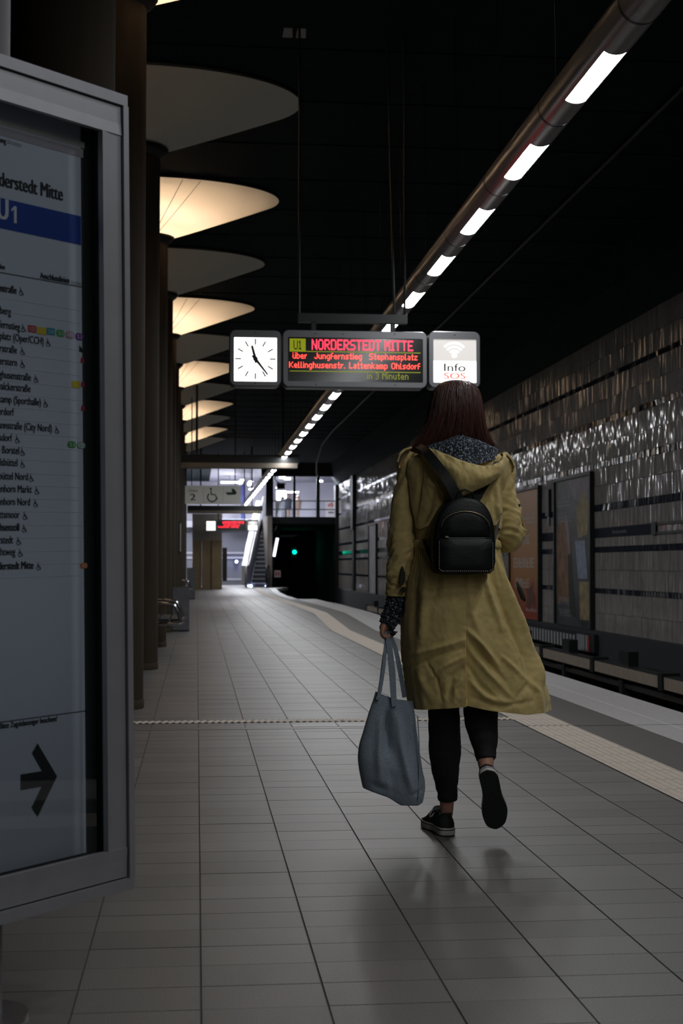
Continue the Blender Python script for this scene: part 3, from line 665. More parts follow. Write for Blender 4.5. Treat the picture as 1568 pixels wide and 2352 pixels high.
for (u, v) in ((189, 827), (190, 882), (190, 937)):
    s, q = case_pt(u, v, PO); cq('night_mark', mat('print_red', (.30, .03, .06), .5), [(s - .006, q - .007), (s + .006, q - .007), (s + .005, q + .003), (s, q + .010), (s - .005, q + .003)], .0004)
s, q = case_pt(187, 801, PO); cq('transit_mark', M_PINK, [(s - .008, q - .007), (s + .008, q - .009), (s + .008, q - .004), (s, q + .002), (s - .007, q + .008), (s - .007, q)], .0004)
ctext('Bitte Zugzielanzeiger beachten!', 131, 1656, 12 * PXM, bold=.0005, u0=1)
def cpoly(name, m, pts): cq(name, m, [case_pt(u, v, PO) for u, v in pts], .0004)
cpoly('arrow', M_PINK, [(47, 1779), (96, 1771), (73, 1730), (86, 1707), (131, 1783), (86, 1877), (72, 1855), (95, 1807), (47, 1815)])
cpoly('line_number', MATS['print_white'], [(32, 512), (38, 513), (38, 475), (33, 473), (26, 480), (26, 486), (32, 481)])
# round steel post behind the case carries it
pp = at_z(14, 2352, .03); 
pbase = C_TR - CX_ * .291 - CN * .165; 
t = B().tube([(pbase[0], pbase[1], 0), (pbase[0], pbase[1], 2.75)], .05, 20); t.obj('post', mat('post_paint', (.16, .155, .165), .6), ctop, smooth='auto')
t = B().tube([(pbase[0], pbase[1], 0), (pbase[0], pbase[1], .012)], .11, 20); t.obj('foot_plate', M_STEEL, ctop, smooth='auto')
for z in (.5, 1.9):
    t = B().tube([(pbase[0], pbase[1], z), tuple(pbase + CN * .06 + np.array((0, 0, z - pbase[2])))], .02, 8); t.obj('clamp', M_STEEL, ctop)

# ================================================================== WALL POSTERS AND MARKERS
def wq(b, pts, x): return b.add([(x, y, z) for y, z in pts], [tuple(range(len(pts)))])
def strokes(b, y0, y1, z0, z1, n, x, seed):       # lettering too blurred to read: upright strokes of a line of capitals
    r = random.Random(seed); c = (y0 - y1) / n
    for i in range(n):
        ya = y0 - i * c; w_ = c * .8
        kind = r.randint(0, 3); th = w_ * .32
        def bx(a, b_, p, q): wq(b, [(ya - a * w_, z0 + p * (z1 - z0)), (ya - b_ * w_, z0 + p * (z1 - z0)), (ya - b_ * w_, z0 + q * (z1 - z0)), (ya - a * w_, z0 + q * (z1 - z0))], x)
        bx(0, .34, 0, 1)
        if kind in (0, 2): bx(.66, 1, 0, 1)
        if kind in (0, 1): bx(.3, 1, .84, 1)
        if kind in (1, 2, 3): bx(.3, .9, .42, .58)
        if kind in (1, 3): bx(.3, 1, 0, .16)
def poster_frame(y0, y1, z0, z1, label, m_board):
    t = thing('wall_poster', (WX - .03, (y0 + y1) / 2, z0), label, 'poster')
    bb = B(); bb.box(WX - .05, WX + .02, y0, y1, z0, z1); bd = bb.obj('board', m_board, t)
    for (a, b_, c, d) in ((y0 - .05, y0, z0 - .05, z1 + .05), (y1, y1 + .05, z0 - .05, z1 + .05), (y0, y1, z1, z1 + .05), (y0, y1, z0 - .05, z0)):
        bb = B(); bb.box(WX - .085, WX + .02, a, b_, c, d); bb.obj('frame', M_BLACK, t)
    return t, bd
def grad_mat(name, stops, z0, z1):
    m = bpy.data.materials.new(name); m.use_nodes = True; nt = m.node_tree; b = nt.nodes['Principled BSDF']; b.inputs['Roughness'].default_value = .5
    g = nt.nodes.new('ShaderNodeTexCoord'); s = nt.nodes.new('ShaderNodeSeparateXYZ'); nt.links.new(g.outputs['Object'], s.inputs[0])
    mr = nt.nodes.new('ShaderNodeMapRange'); mr.inputs['From Min'].default_value = z0; mr.inputs['From Max'].default_value = z1; nt.links.new(s.outputs['Z'], mr.inputs['Value'])
    r = nt.nodes.new('ShaderNodeValToRGB'); els = r.color_ramp.elements
    for i, (p, c) in enumerate(stops):
        e = els[i] if i < 2 else els.new(p); e.position = p; e.color = (*c, 1)
    nt.links.new(mr.outputs[0], r.inputs[0]); nt.links.new(r.outputs[0], b.inputs['Base Color']); return m
XP = WX - .0515
# orange poster: left edge farther away (larger y)
M_OR = grad_mat('orange_print', [(0., (.30, .03, .012)), (.16, (.26, .05, .015)), (.34, (.30, .12, .02)), (.7, (.34, .15, .035)), (1., (.36, .19, .09))], -.05, 2.55)
po, bd = poster_frame(27.15, 29.7, -.03, 2.52, 'orange poster with pale lettering on the tiled wall beside the woman', M_OR)
M_PALE = mat('pale_print', (.42, .36, .33), .6); M_DBR = mat('dark_red_print', (.10, .025, .012), .6)
bb = B(); strokes(bb, 29.3, 27.5, 1.86, 2.06, 9, XP, 1); strokes(bb, 28.9, 27.9, 1.45, 1.63, 5, XP, 2); strokes(bb, 29.4, 27.55, .98, 1.18, 9, XP, 3); strokes(bb, 29.2, 27.95, .58, .76, 6, XP, 4); strokes(bb, 28.3, 27.35, .12, .18, 12, XP, 5); bb.obj('lettering', M_PALE, bd, recalc=False, kind='stuff')
bb = B(); wq(bb, [(28.25, .55), (27.8, .62), (27.62, .75), (27.66, .55), (27.45, .4), (27.5, .12), (27.75, .3), (27.95, .15), (28.3, .22), (28.1, .4)], XP); bb.obj('dark_figure', M_DBR, bd, recalc=False)
# collage poster
po, bd = poster_frame(23.47, 25.85, -.03, 2.55, 'dark collage poster with brown figure and pale slogan, nearest poster on the wall', mat('poster_dark', (.045, .05, .055), .5, var=.5, vscale=2))
M_BRN = mat('brown_print', (.17, .085, .04), .6, var=.5, vscale=5); M_GOLD = mat('gold_print', (.24, .19, .09), .6, var=.4, vscale=7); M_BLU = mat('pale_blue_print', (.20, .24, .32), .6, var=.3, vscale=9); M_LIL = mat('lilac_print', (.20, .18, .21), .6, var=.3, vscale=5)
bb = B(); wq(bb, [(25.75, 1.75), (25.2, 1.95), (24.85, 1.7), (24.75, 1.2), (24.9, .4), (25.75, .35)], XP); bb.obj('brown_figure', M_BRN, bd, recalc=False)
bb = B(); wq(bb, [(24.85, 2.53), (23.5, 2.53), (23.5, 2.0), (24.6, 2.2)], XP); wq(bb, [(25.2, 1.75), (25.05, 1.9), (24.9, 1.6), (24.7, .9), (24.95, 1.3)], XP - .0005); bb.obj('pale_sweep', M_LIL, bd, recalc=False)
bb = B(); wq(bb, [(24.4, 2.0), (23.95, 2.3), (23.55, 2.05), (23.7, 1.55), (24.3, 1.5)], XP - .0005); bb.obj('gold_shape', M_GOLD, bd, recalc=False); bb = B(); wq(bb, [(24.25, .75), (23.6, .75), (23.6, .1), (24.2, .1)], XP - .0005); bb.obj('gold_shape', M_GOLD, bd, recalc=False)
bb = B(); wq(bb, [(24.5, 1.45), (23.85, 1.45), (23.7, .8), (24.3, .8)], XP - .001); bb.obj('blue_shape', M_BLU, bd, recalc=False)
bb = B(); wq(bb, [(25.0, 1.2), (24.75, 1.25), (24.55, .4), (24.45, .1), (24.9, .2)], XP - .0012); wq(bb, [(24.15, .1), (23.65, .1), (23.75, -.02), (24.1, -.02)], XP - .0012); bb.obj('black_shape', M_INK, bd, recalc=False)
M_PAL2 = mat('grey_print', (.27, .28, .30), .6)
bb = B(); strokes(bb, 25.7, 24.75, 2.08, 2.26, 8, XP - .0015, 11); strokes(bb, 25.7, 24.75, 1.8, 1.98, 10, XP - .0015, 12); bb.obj('slogan', M_PAL2, bd, recalc=False, kind='stuff')
text('slogan', "LET'S MAKE", (XP - .0016, 25.65, .33), (0, -1, 0), (0, 0, 1), .13, M_PAL2, bd, 0, .75); text('slogan', 'THE WORLD', (XP - .0016, 25.6, .12), (0, -1, 0), (0, 0, 1), .13, M_PAL2, bd, 0, .75)
# posters farther along
M_PG = mat('grey_poster', (.22, .21, .22), .5, var=.4, vscale=2)
poster_frame(46.6, 49.0, -.03, 2.5, 'grey poster on the far wall just left of the woman', M_PG)
poster_frame(52.4, 54.6, -.03, 2.5, 'pale far poster left of the grey one, seen edge on', mat('pale_poster', (.33, .33, .37), .5, var=.3, vscale=1.5))
for y, lb in ((59.5, 'dark upright pilaster on the far tiled wall'), (66.9, 'dark pilaster where the tiled wall meets the tunnel mouth')):
    bb = B(); bb.box(WX - .16, WX + .03, y, y + .8, 2.5 if y < 60 else -1.1, WTOP); bb.box(WX - .10, WX + .03, y + .1, y + .7, -.05, 2.5); bb.obj('pilaster', M_BLACK, label=lb, cat='pilaster', kind='structure')
# slim fittings between the posters
t = thing('wall_speaker', (WX - .05, 26.5, 1.9), 'slim dark loudspeaker strip between the two posters', 'speaker')
bb = B(); bb.box(WX - .06, WX + .0, 26.35, 26.6, 1.95, 2.45); bb.obj('body', M_BLACK, t); bb = B(); bb.box(WX - .04, WX, 26.42, 26.52, 1.78, 1.95); bb.obj('bracket', M_HOUS, t)
# striped marker board at the foot of the wall
t = thing('marker_board', (6.42, 26, -.35), 'black board of white upright stripes along the foot of the wall', 'sign')
bb = B(); bb.box(6.43, 6.49, 22.9, 32, -.40, -.10); bb.obj('board', M_BLACK, t)
y = 24.1
while y < 31.5:
    bb = B(); bb.box(6.422, 6.43, y, y + .11, -.385, -.16); bb.obj('stripe', mat('stripe_white', (.34, .35, .36), .6), t); y += .22
bb = B(); bb.box(6.42, 6.43, 23.45, 23.95, -.40, -.13); bb.obj('number_plate', mat('plate_grey', (.22, .23, .26), .6), t)
bb = B(); bb.box(6.42, 6.43, 23.3, 23.38, -.40, -.13); bb.obj('white_bar', mat('stripe_white', (.34, .35, .36), .6), t)
bb = B(); bb.box(6.42, 6.43, 23.18, 23.3, -.40, -.13); bb.obj('red_bar', mat('bar_red', (.30, .03, .02), .6), t)

# ================================================================== BENCHES AND CABINETS AT THE COLUMNS
M_CHROME = mat('chrome', (.55, .55, .57), .14, metal=1.)
M_WOOD = mat('bench_slat', (.018, .016, .014), .6, var=.2, vscale=10)
def bench(y0, label):
    t = thing('platform_bench', (COLX, y0 + 1.0, 0), label, 'bench', 'benches between the columns')
    for yy in (y0, y0 + 1.45):
        lp = [(-.95, yy, .60), (-.38, yy, .60), (-.28, yy, .59), (-.235, yy, .56), (-.205, yy, .50), (-.18, yy, .42), (-.155, yy, .385), (-.20, yy, .37), (-.32, yy, .37), (-.95, yy, .37)]
        B().tube(lp, .024, 10).obj('arm_loop', M_CHROME, t, smooth=True)
        B().tube([(-.5, yy, .37), (-.5, yy, 0)], .024, 10).obj('leg', M_CHROME, t, smooth=True); B().tube([(-.85, yy, .37), (-.85, yy, 0)], .024, 10).obj('leg', M_CHROME, t, smooth=True)
    for k in range(6):
        x = -.92 + k * .125; bb = B(); bb.box(x, x + .105, y0 - .02, y0 + 1.47, .40, .425); bb.obj('seat_slat', M_WOOD, t)
bench(16.45, 'chrome and wood bench beyond the third column, nearest of the benches')
bench(39.8, 'small distant chrome bench farther down the column row')
M_CAB = mat('steel_cabinet', (.17, .175, .20), .5, metal=.4, var=.15, vscale=18)
def cabinet(y0, x0, x1, h, label):
    t = thing('steel_cabinet', ((x0 + x1) / 2, y0, 0), label, 'cabinet')
    bb = B(); bb.box(x0, x1, y0, y0 + .3, .0, h); bb.obj('body', M_BLACK, t)
    bb = B(); bb.box(x0 + .01, x1 - .0, y0 - .02, y0, .02, h - .005); bb.obj('door', M_CAB, t)
    bb = B(); bb.box(x0 + .03, x0 + .05, y0 - .03, y0 - .02, h * .5, h * .65); bb.obj('handle', M_STEEL, t)
cabinet(22.6, -.385, -.115, .69, 'grey steel cabinet standing in front of the bench side of a column')
cabinet(43.5, -.30, -.05, .95, 'small distant grey steel cabinet by the columns')
t = thing('wall_plate', (-.36, 33, 1.7), 'narrow white vertical plate on a column in the row', 'sign'); bb = B(); bb.box(-.395, -.375, 33.7, 34.1, 1.35, 2.0); bb.obj('plate', mat('white_plate', (.6, .6, .6), .5), t); bb = B(); bb.box(-.43, -.395, 33.65, 34.15, 1.3, 2.05); bb.obj('mount', M_BLACK, t)

# ================================================================== GANTRIES AND HANGING SIGNS FARTHER AWAY
M_BEAM = mat('beam_beige', (.22, .19, .155), .7)
def gantry(y, u0, u1, v0, v1, v2, label):
    a = at_y(u0, v0, y); b_ = at_y(u1, v2, y); zm = at_y(u1, v1, y)[2]
    t = thing('overhead_beam', ((a[0] + b_[0]) / 2, y, b_[2]), label, 'beam')
    bb = B(); bb.box(a[0], b_[0], y, y + .5, b_[2], zm); bb.obj('fascia', M_BEAM, t)
    bb = B(); bb.box(a[0], b_[0] + .05, y + .02, y + .5, zm, a[2]); bb.obj('duct', M_BLACK, t)
    for x in (a[0] + .5, b_[0] - .4):
        bb = B(); bb.box(x, x + .06, y + .2, y + .26, a[2], CZ); bb.obj('hanger', M_BLACK, t)
gantry(37.0, 404, 683, 1043, 1064, 1075, 'beige overhead beam crossing the platform above the track number sign')
gantry(57.5, 430, 600, 1161, 1173, 1179, 'dark overhead beam above the distant destination sign')
# track number sign
y = 37.6; p = lambda u, v: at_y(u, v, y)
a, b_ = p(425, 1115), p(553, 1158)
t = thing('track_sign', ((a[0] + b_[0]) / 2, y, b_[2]), 'hanging white sign reading Gleis 2 with wheelchair and pram symbols', 'sign')
M_SIGNW = emat('sign_white', (.5, .52, .50), .08)
bb = B(); bb.prism(rrect(b_[0] - a[0], a[2] - b_[2], .03), ((a[0] + b_[0]) / 2, y, (a[2] + b_[2]) / 2), (1, 0, 0), (0, 0, 1), (0, .12, 0)); pn = bb.obj('panel', M_SIGNW, t)
yy = y - .004; X1, Z1 = np.array((1., 0, 0)), np.array((0, 0, 1.))
M_GREEN = mat('sign_green', (.01, .035, .03), .6)
text('track_word', 'Gleis', (0, yy, p(440, 1130)[2]), X1, Z1, .075, M_GREEN, pn, p(437, 0)[0], p(458, 0)[0]); text('track_number', '2', (0, yy, p(440, 1149)[2]), X1, Z1, .17, M_GREEN, pn, p(441, 0)[0], p(453, 0)[0], bold=.006)
for u in (467, 512):
    bb = B(); q = p(u, 1136); bb.box(q[0] - .004, q[0] + .004, y - .003, y, b_[2] + .03, a[2] - .03); bb.obj('divider', M_PGREY, pn)
def arcq(bb, cx, cz, r0, r1, a0, a1, n=14): bb.grid([[(cx + r * math.cos(q), yy, cz + r * math.sin(q)) for q in np.radians(np.linspace(a0, a1, n))] for r in (r0, r1)])
bb = B(); q = p(487, 1142); arcq(bb, q[0], q[2], .10, .135, 130, 365); q2 = p(484, 1123); arcq(bb, q2[0], q2[2], .001, .03, 0, 360)
for (u0, v0, u1, v1, w_) in ((484, 1127, 485.5, 1136, 1.5), (485, 1136, 494, 1136, 1.3), (494, 1136, 499, 1147, 1.3)):
    A, C_ = p(u0, v0), p(u1, v1); d = C_ - A; d /= np.linalg.norm(d); n_ = np.array((-d[2], 0, d[0])) * w_ * .011
    bb.add([(A - n_)[[0, 1, 2]] - (0, .004, 0), C_ - n_ - (0, .004, 0), C_ + n_ - (0, .004, 0), A + n_ - (0, .004, 0)], [(0, 1, 2, 3)])
bb.obj('wheelchair_symbol', M_GREEN, pn, recalc=False)
bb = B(); q = p(533, 1131); arcq(bb, q[0], q[2], .001, .10, -10, 100); pts = [p(517, 1131), p(544, 1130), p(541, 1136), p(523, 1137)]; bb.add([(r[0], yy, r[2]) for r in pts], [(0, 1, 2, 3)]); bb.obj('pram_symbol', M_GREEN, pn, recalc=False)
for u in (440, 540):
    q = p(u, 1115); bb = B(); bb.tube([(q[0], y + .06, q[2]), (q[0], y + .06, CZ)], .015, 6); bb.obj('rod', M_BLACK, t)
# distant destination sign
k2 = 118 / 576 * 60.3 / 12.4; q = at_y(472, 1222, 60.3)
s2, SX2, SZ2 = destination_sign(60.3, 'small distant copy of the hanging sign, clock and red display near the escalator', False, q[0], q[2], k2)
for x in (SX2(.8), SX2(1.9)):
    bb = B(); bb.box(x - .02, x + .02, 60.38, 60.44, SZ2(3.06), CZ); bb.obj('rod', M_BLACK, s2)

# ================================================================== FAR END: LIFT BLOCK, ESCALATOR, UPPER HALL, TUNNEL
def P_(u, v, y): return at_y(u, v, y)
# tan clad lift block
y = 60.9; x0, x1 = P_(452, 0, y)[0], P_(514, 0, y)[0]; zt_ = P_(0, 1178, y)[2]
t = thing('lift_block', ((x0 + x1) / 2, y + 2, 0), 'tan clad lift block at the far left end of the platform', 'building')
for k, (ua, ub) in enumerate(((446, 468), (468, 490), (490, 514))):
    xa, xb = P_(ua, 0, y)[0], P_(ub, 0, y)[0]
    bb = B(); bb.box(xa + .01, xb - .01, y + .1 * (1 - k), y + 4, 0, P_(0, 1240, y)[2]); bb.obj('cladding_panel', M_TAN, t)
bb = B(); bb.box(P_(446, 0, y)[0], x1, y + .15, y + 4, P_(0, 1240, y)[2], zt_); bb.obj('upper_panel', mat('pale_concrete', (.36, .33, .30), .7), t)
bb = B(); bb.box(x1 + .08, x1 + .28, y + 3.9, y + 4.0, .3, 1.8); bb.obj('door_post', M_BLACK, t)
# rear wall of the lower level
bb = B(); bb.box(-2, 3.0, 74.0, 74.3, 0, 3.4); wb = bb.obj('wall_back', M_BLUEG, label='blue grey rear wall behind the escalator', cat='wall', kind='structure')
for z in (1.35, 1.60, .25):
    bb = B(); bb.box(-1.9, 2.4, 73.95, 74.0, z, z + .09); bb.obj('rail_strip', M_LILAC, wb)
bb = B(); bb.box(-6, 3.35, 66, 80, -.3, 0); bb.obj('floor_end', M_EDGE, label='pale floor at the foot of the escalator', cat='floor', kind='structure')
# escalator, turned slightly to the right
EA = math.radians(9); eb = at_z(592, 1349, 0); 
esc = thing('escalator', (eb[0], eb[1], 0), 'escalator with steel balustrades climbing to the bright upper hall', 'escalator')
ED = np.array((math.sin(EA), math.cos(EA), 0)); ES = np.array((math.cos(EA), -math.sin(EA), 0)); EO = np.array((eb[0], eb[1], 0.)); EH = 3.45; RISE = math.tan(math.radians(30))
def ep(s, d, z): return EO + ES * s + ED * d + np.array((0, 0, z))
M_STEP = mat('escalator_step', (.05, .055, .07), .45, metal=.5); M_STEPL = mat('step_edge', (.32, .34, .40), .4, metal=.5)
nst = 17; sd = EH / RISE / nst; sh_ = EH / nst
for i in range(nst):
    bb = B(); vs = [ep(s, .5 + i * sd + dd, z) for dd in (0, sd) for (s, z) in ((-.38, i * sh_ - .15), (.38, i * sh_ - .15), (.38, (i + 1) * sh_), (-.38, (i + 1) * sh_))]
    bb.add(vs, [(0, 1, 2, 3), (4, 7, 6, 5), (0, 4, 5, 1), (1, 5, 6, 2), (2, 6, 7, 3), (3, 7, 4, 0)]); st = bb.obj('step', M_STEP, esc)
    bb = B(); bb.add([ep(s, .5 + i * sd - .004, z) for (s, z) in ((-.38, (i + 1) * sh_ - .05), (.38, (i + 1) * sh_ - .05), (.38, (i + 1) * sh_), (-.38, (i + 1) * sh_))], [(0, 1, 2, 3)]); bb.obj('step_edge', M_STEPL, st)
for s, nm in ((-.47, 'left'), (.47, 'right')):
    prof = [(-.6, .0), (-.75, .45), (-.6, .9), (.3, .95), (.5 + EH / RISE, .95 + EH), (1.5 + EH / RISE, .95 + EH), (1.5 + EH / RISE, EH), (.5 + EH / RISE, EH - .1), (.5, -.0)]
    bb = B(); bb.add([ep(s + o_, d, z) for o_ in (-.05, .05) for d, z in prof], [tuple(range(9)), tuple(reversed(range(9, 18)))] + [(i, (i + 1) % 9, 9 + (i + 1) % 9, 9 + i) for i in range(9)])
    bb.obj('balustrade', mat('balustrade_steel', (.34, .35, .40), .3, metal=.7), esc)
    B().tube([tuple(ep(s, d, z)) for d, z in ((-.55, .15), (-.78, .3), (-.82, .5), (-.75, .8), (-.6, .95), (.3, 1.0), (.5 + EH / RISE, 1.0 + EH), (1.5 + EH / RISE, 1.0 + EH))], .045, 8).obj('handrail', M_BLACK if s > 0 else M_STEEL, esc, smooth=True)
bb = B(); bb.add([ep(-.78, .2, .1), ep(-.55, .2, .1), ep(-.55, EH / RISE, EH - .1), ep(-.78, EH / RISE, EH - .1), ep(-.78, .2, 1.0), ep(-.55, .2, 1.0), ep(-.55, EH / RISE, .8 + EH), ep(-.78, EH / RISE, .8 + EH)], [(0, 3, 2, 1), (4, 5, 6, 7), (0, 1, 5, 4), (1, 2, 6, 5), (2, 3, 7, 6), (3, 0, 4, 7)]); bb.obj('side_cladding', mat('side_steel', (.55, .56, .62), .28, metal=.6), esc)
for s in (-.36, .36):
    q = ep(s, .35, .06); bb = B(); bb.tube([tuple(q), tuple(q - ED * .05)], .06, 10); bb.obj('marker_light', emat('marker_blue_white', (.55, .62, 1.0), 10.), esc)
# side wall right of the escalator
bb = B(); q0, q1 = P_(616, 0, 66.3)[0], P_(627, 0, 66.3)[0]; bb.box(q0, q1, 66.3, 75, -.0, 3.3); bb.obj('wall_stair', mat('stair_wall', (.20, .18, .17), .7), label='narrow concrete wall between escalator and tunnel mouth', cat='wall', kind='structure')
q = P_(634, 1255, 66.2); t = thing('wall_light', (q[0], 66.4, .9), 'slanting white light on the stair wall above the tunnel mouth', 'lamp')
bb = B(); pa, pb_ = P_(629, 1278, 66.25), P_(637, 1236, 66.25); bb.tube([tuple(pa), tuple(pb_)], .055, 8); bb.obj('diffuser', emat('stair_light', (.9, .92, 1.), 3.), t, smooth=True); bb = B(); bb.tube([tuple(pa + (-.06, .06, 0)), tuple(pb_ + (-.06, .06, 0))], .05, 8); bb.obj('mount', M_STEEL, t)
# tunnel mouth and slab of the upper hall
SL0, SL1 = P_(0, 1201, 67)[2], P_(0, 1185, 67)[2]; HX0 = P_(617, 0, 67)[0]
bb = B(); bb.box(HX0, 10, 68.0, 92, SL0, SL1); bb.box(HX0, WX, 67.0, 68.0, SL0, SL1); bb.obj('floor_upper', M_DARK, label='dark floor slab of the upper hall over the tunnel mouth', cat='slab', kind='structure')
bb = B(); bb.box(WX, WX + .3, FAR, 110, -1.3, SL0); bb.obj('wall_tunnel', M_DARK, label='dark tunnel wall beyond the platform', cat='wall', kind='structure')
bb = B(); bb.box(2.4, WX, 100, 100.3, -1.3, SL0); bb.obj('wall_tunnel', M_BLACK, label='black depth of the tunnel', cat='wall', kind='structure')
q = P_(676, 1268, 80); sgn = thing('track_signal', (q[0], 80, -1.1), 'signal with a green light inside the tunnel mouth', 'signal')
bb = B(); bb.box(q[0] - .15, q[0] + .15, 80, 80.2, q[2] - .35, q[2] + .3); bb.obj('head', M_BLACK, sgn); bb = B(); bb.tube([(q[0], 80.1, -1.1), (q[0], 80.1, q[2] - .3)], .05, 8); bb.obj('post', M_BLACK, sgn)
bb = B(); bb.tube([(q[0], 80.0, q[2]), (q[0], 79.93, q[2])], .095, 14); bb.obj('lens', emat('signal_green', (.0, 1.0, .55), 9.), sgn)
q = P_(637, 1318, 66.6); t = thing('warning_plate', (q[0], 66.6, q[2] - .16), 'small pale red plate beside the tunnel mouth', 'sign')
bb = B(); bb.box(q[0] - .15, q[0] + .15, 66.6, 66.62, q[2] - .16, q[2] + .16); bb.obj('plate', mat('plate_pink', (.38, .30, .32), .6), t); bb = B(); bb.box(q[0] - .09, q[0] - .03, 66.59, 66.6, q[2] - .08, q[2] + .08); bb.box(q[0] + .02, q[0] + .09, 66.59, 66.6, q[2] - .08, q[2] + .08); bb.obj('mark', mat('mark_red', (.3, .05, .06), .6), t); bb = B(); bb.tube([(q[0] - .1, 66.63, 0), (q[0] - .1, 66.63, q[2])], .02, 6); bb.obj('post', M_BLACK, t)
q = P_(543, 1290, 73.8); t = thing('blue_lamp', (q[0], 73.8, q[2] - .1), 'small blue white lamp on the rear wall beside the escalator', 'lamp'); bb = B(); bb.tube([(q[0], 73.9, q[2]), (q[0], 73.78, q[2])], .075, 12); bb.obj('lens', emat('lamp_blue', (.35, .4, 1.), 14.), t); bb = B(); bb.tube([(q[0], 73.96, q[2]), (q[0], 73.88, q[2])], .12, 12); bb.obj('bezel', M_BLACK, t)
# upper hall: floor, rear wall, ceiling, glazing, rails, lamps
HB = 82.; hz = P_(0, 1090, 67)[2]
bb = B(); bb.box(-1.5, HX0, 73.5, HB, SL0, SL1); bb.obj('floor_hall', M_LILAC, label='pale floor of the upper hall behind the escalator head', cat='floor', kind='structure')
bb = B(); bb.box(-3, 10, HB, HB + .3, SL0, CZ + .6); bb.obj('wall_hall', M_LILAC, label='pale lilac rear wall of the upper hall', cat='wall', kind='structure')
bb = B(); bb.box(HX0 - 2.6, 10, 68.05, HB, CZ - .035, CZ - .015); bb.obj('ceiling_hall', mat('hall_ceiling', (.5, .5, .56), .6), label='pale ceiling of the lit upper hall', cat='ceiling', kind='structure')
bb = B(); bb.box(9.8, 10, 68, HB, SL1, CZ); bb.obj('wall_side', M_LILAC, label='pale side wall of the upper hall on the right', cat='wall', kind='structure')
win = thing('window_1', (5, 67, SL1), 'dark framed glazed front of the upper hall over the tunnel', 'window', kind='structure')
us = [617, 677, 731, 783]
for i in range(3):
    a, b_ = P_(us[i], 0, 67)[0], P_(us[i + 1], 0, 67)[0]
    bb = B(); bb.add([(a, 67.08, SL1), (b_, 67.08, SL1), (b_, 67.08, hz), (a, 67.08, hz)], [(0, 1, 2, 3)]); bb.obj('pane', glass_mat('hall_glass_%d' % i, (.92, .93, .97)), win, recalc=False)
for u, w_ in ((621, .17), (677, .06), (731, .08), (783, .1)):
    x = P_(u, 0, 67)[0]; bb = B(); bb.box(x - w_, x + w_, 67, 67.15, SL1, hz); bb.obj('mullion', M_BLACK, win)
for v in (1147, 1167):
    z = P_(0, v, 67)[2]; bb = B(); bb.box(HX0, WX, 67.2, 67.25, z - .025, z + .025); bb.obj('transom', M_BLACK, win)
bb = B(); bb.box(HX0 - .3, WX + .2, 66.95, 67.2, hz, CZ); bb.obj('head_beam', M_BLACK, win)
M_HALL = emat('hall_lamp', (.92, .95, 1.0), HALL_E)
def hall_lamp(x0, x1, y0, y1, z, label, top=None):
    t = thing('hall_lamp', ((x0 + x1) / 2, (y0 + y1) / 2, z), label, 'lamp', 'ceiling lamps of the upper hall')
    bb = B(); bb.box(x0, x1, y0, y1, z, z + .04); bb.obj('diffuser', M_HALL, t); bb = B(); bb.box(x0 - .03, x1 + .03, y0 - .03, y1 + .03, z + .04, z + .1); bb.obj('tray', M_STEEL, t)
    if z < CZ - .2: bb = B(); bb.tube([((x0 + x1) / 2, (y0 + y1) / 2, z + .1), ((x0 + x1) / 2, (y0 + y1) / 2, CZ - .036)], .012, 5); bb.obj('suspension', M_STEEL, t)
for i, (u, v, y, dx, dy) in enumerate(((528, 1108, 76, .45, .5), (556, 1103, 71, .07, 3.2), (577, 1107, 71.5, .07, 3.2), (583, 1124, 78, .25, .4), (673, 1131, 79, .30, .2), (660, 1101, 72, .14, .2), (648, 1098, 70, .12, .2), (735, 1106, 74, .12, .2), (640, 1121, 76, .12, .3))):
    q = P_(u, v, y); hall_lamp(q[0] - dx, q[0] + dx, y, y + dy, min(q[2], CZ - .17), ['bright lamp panel at the left end of the upper hall', 'long slanting lamp strip left of the tube', 'second slanting lamp strip beside the tube', 'small lamp panel above the escalator', 'wide lamp right of the glowing screen in the upper hall', 'lamp near the hall ceiling left of the first mullion', 'small lamp beside the black post of the glazing', 'faint wide lamp at the right of the upper hall', 'small lamp left of the black glazing post'][i])
for i in range(3):  # added lamps, hidden behind the head beam, that brighten the hall
    hall_lamp(3.9 + i * 1.5, 5.0 + i * 1.5, 68.3, 69.8, CZ - .17, 'added unseen lamp behind the glazing head, brightening the upper hall, %s from the left' % ('first', 'second', 'third')[i])
q = P_(646, 1139, 80.8); t = thing('lit_screen', (q[0], 80.8, SL1), 'glowing white screen board in the upper hall', 'screen'); bb = B(); bb.box(q[0] - .28, q[0] + .28, 80.8, 80.9, q[2] - .3, q[2] + .3); bb.obj('screen', emat('screen_white', (.95, .97, 1.), 5.), t); bb = B(); bb.box(q[0] - .32, q[0] + .32, 80.9, 81.0, SL1, q[2] + .35); bb.obj('stand', M_BLACK, t)
for (u0, u1, v0, v1, col, lb) in ((726, 734, 1146, 1185, (.03, .04, .22), 'dark blue pillar in the upper hall'), (553, 563, 1112, 1165, (.04, .06, .30), 'blue board beside the escalator head')):
    a, b_ = P_(u0, v0, 80.5), P_(u1, v1, 80.5); bb = B(); bb.box(a[0], b_[0], 80.5, 80.7, SL1, a[2]); bb.obj('hall_pillar', mat('hall_blue_%d' % u0, col, .5), label=lb, cat='pillar')
t = thing('hall_poster', (P_(762, 0, 80)[0], 80, SL1), 'pale poster with red lettering in the upper hall', 'poster'); a, b_ = P_(748, 1148, 80), P_(778, 1184, 80); bb = B(); bb.box(a[0], b_[0], 80, 80.1, SL1, a[2]); bd = bb.obj('board', mat('poster_pale', (.55, .52, .54), .6), t)
bb = B(); n = 6
for i in range(n):
    c = a[0] + .12 + i * .1; bb.box(c, c + .06, 79.98, 80, a[2] - .4 + .03 * (i % 2), a[2] - .22 + .04 * (i % 3))
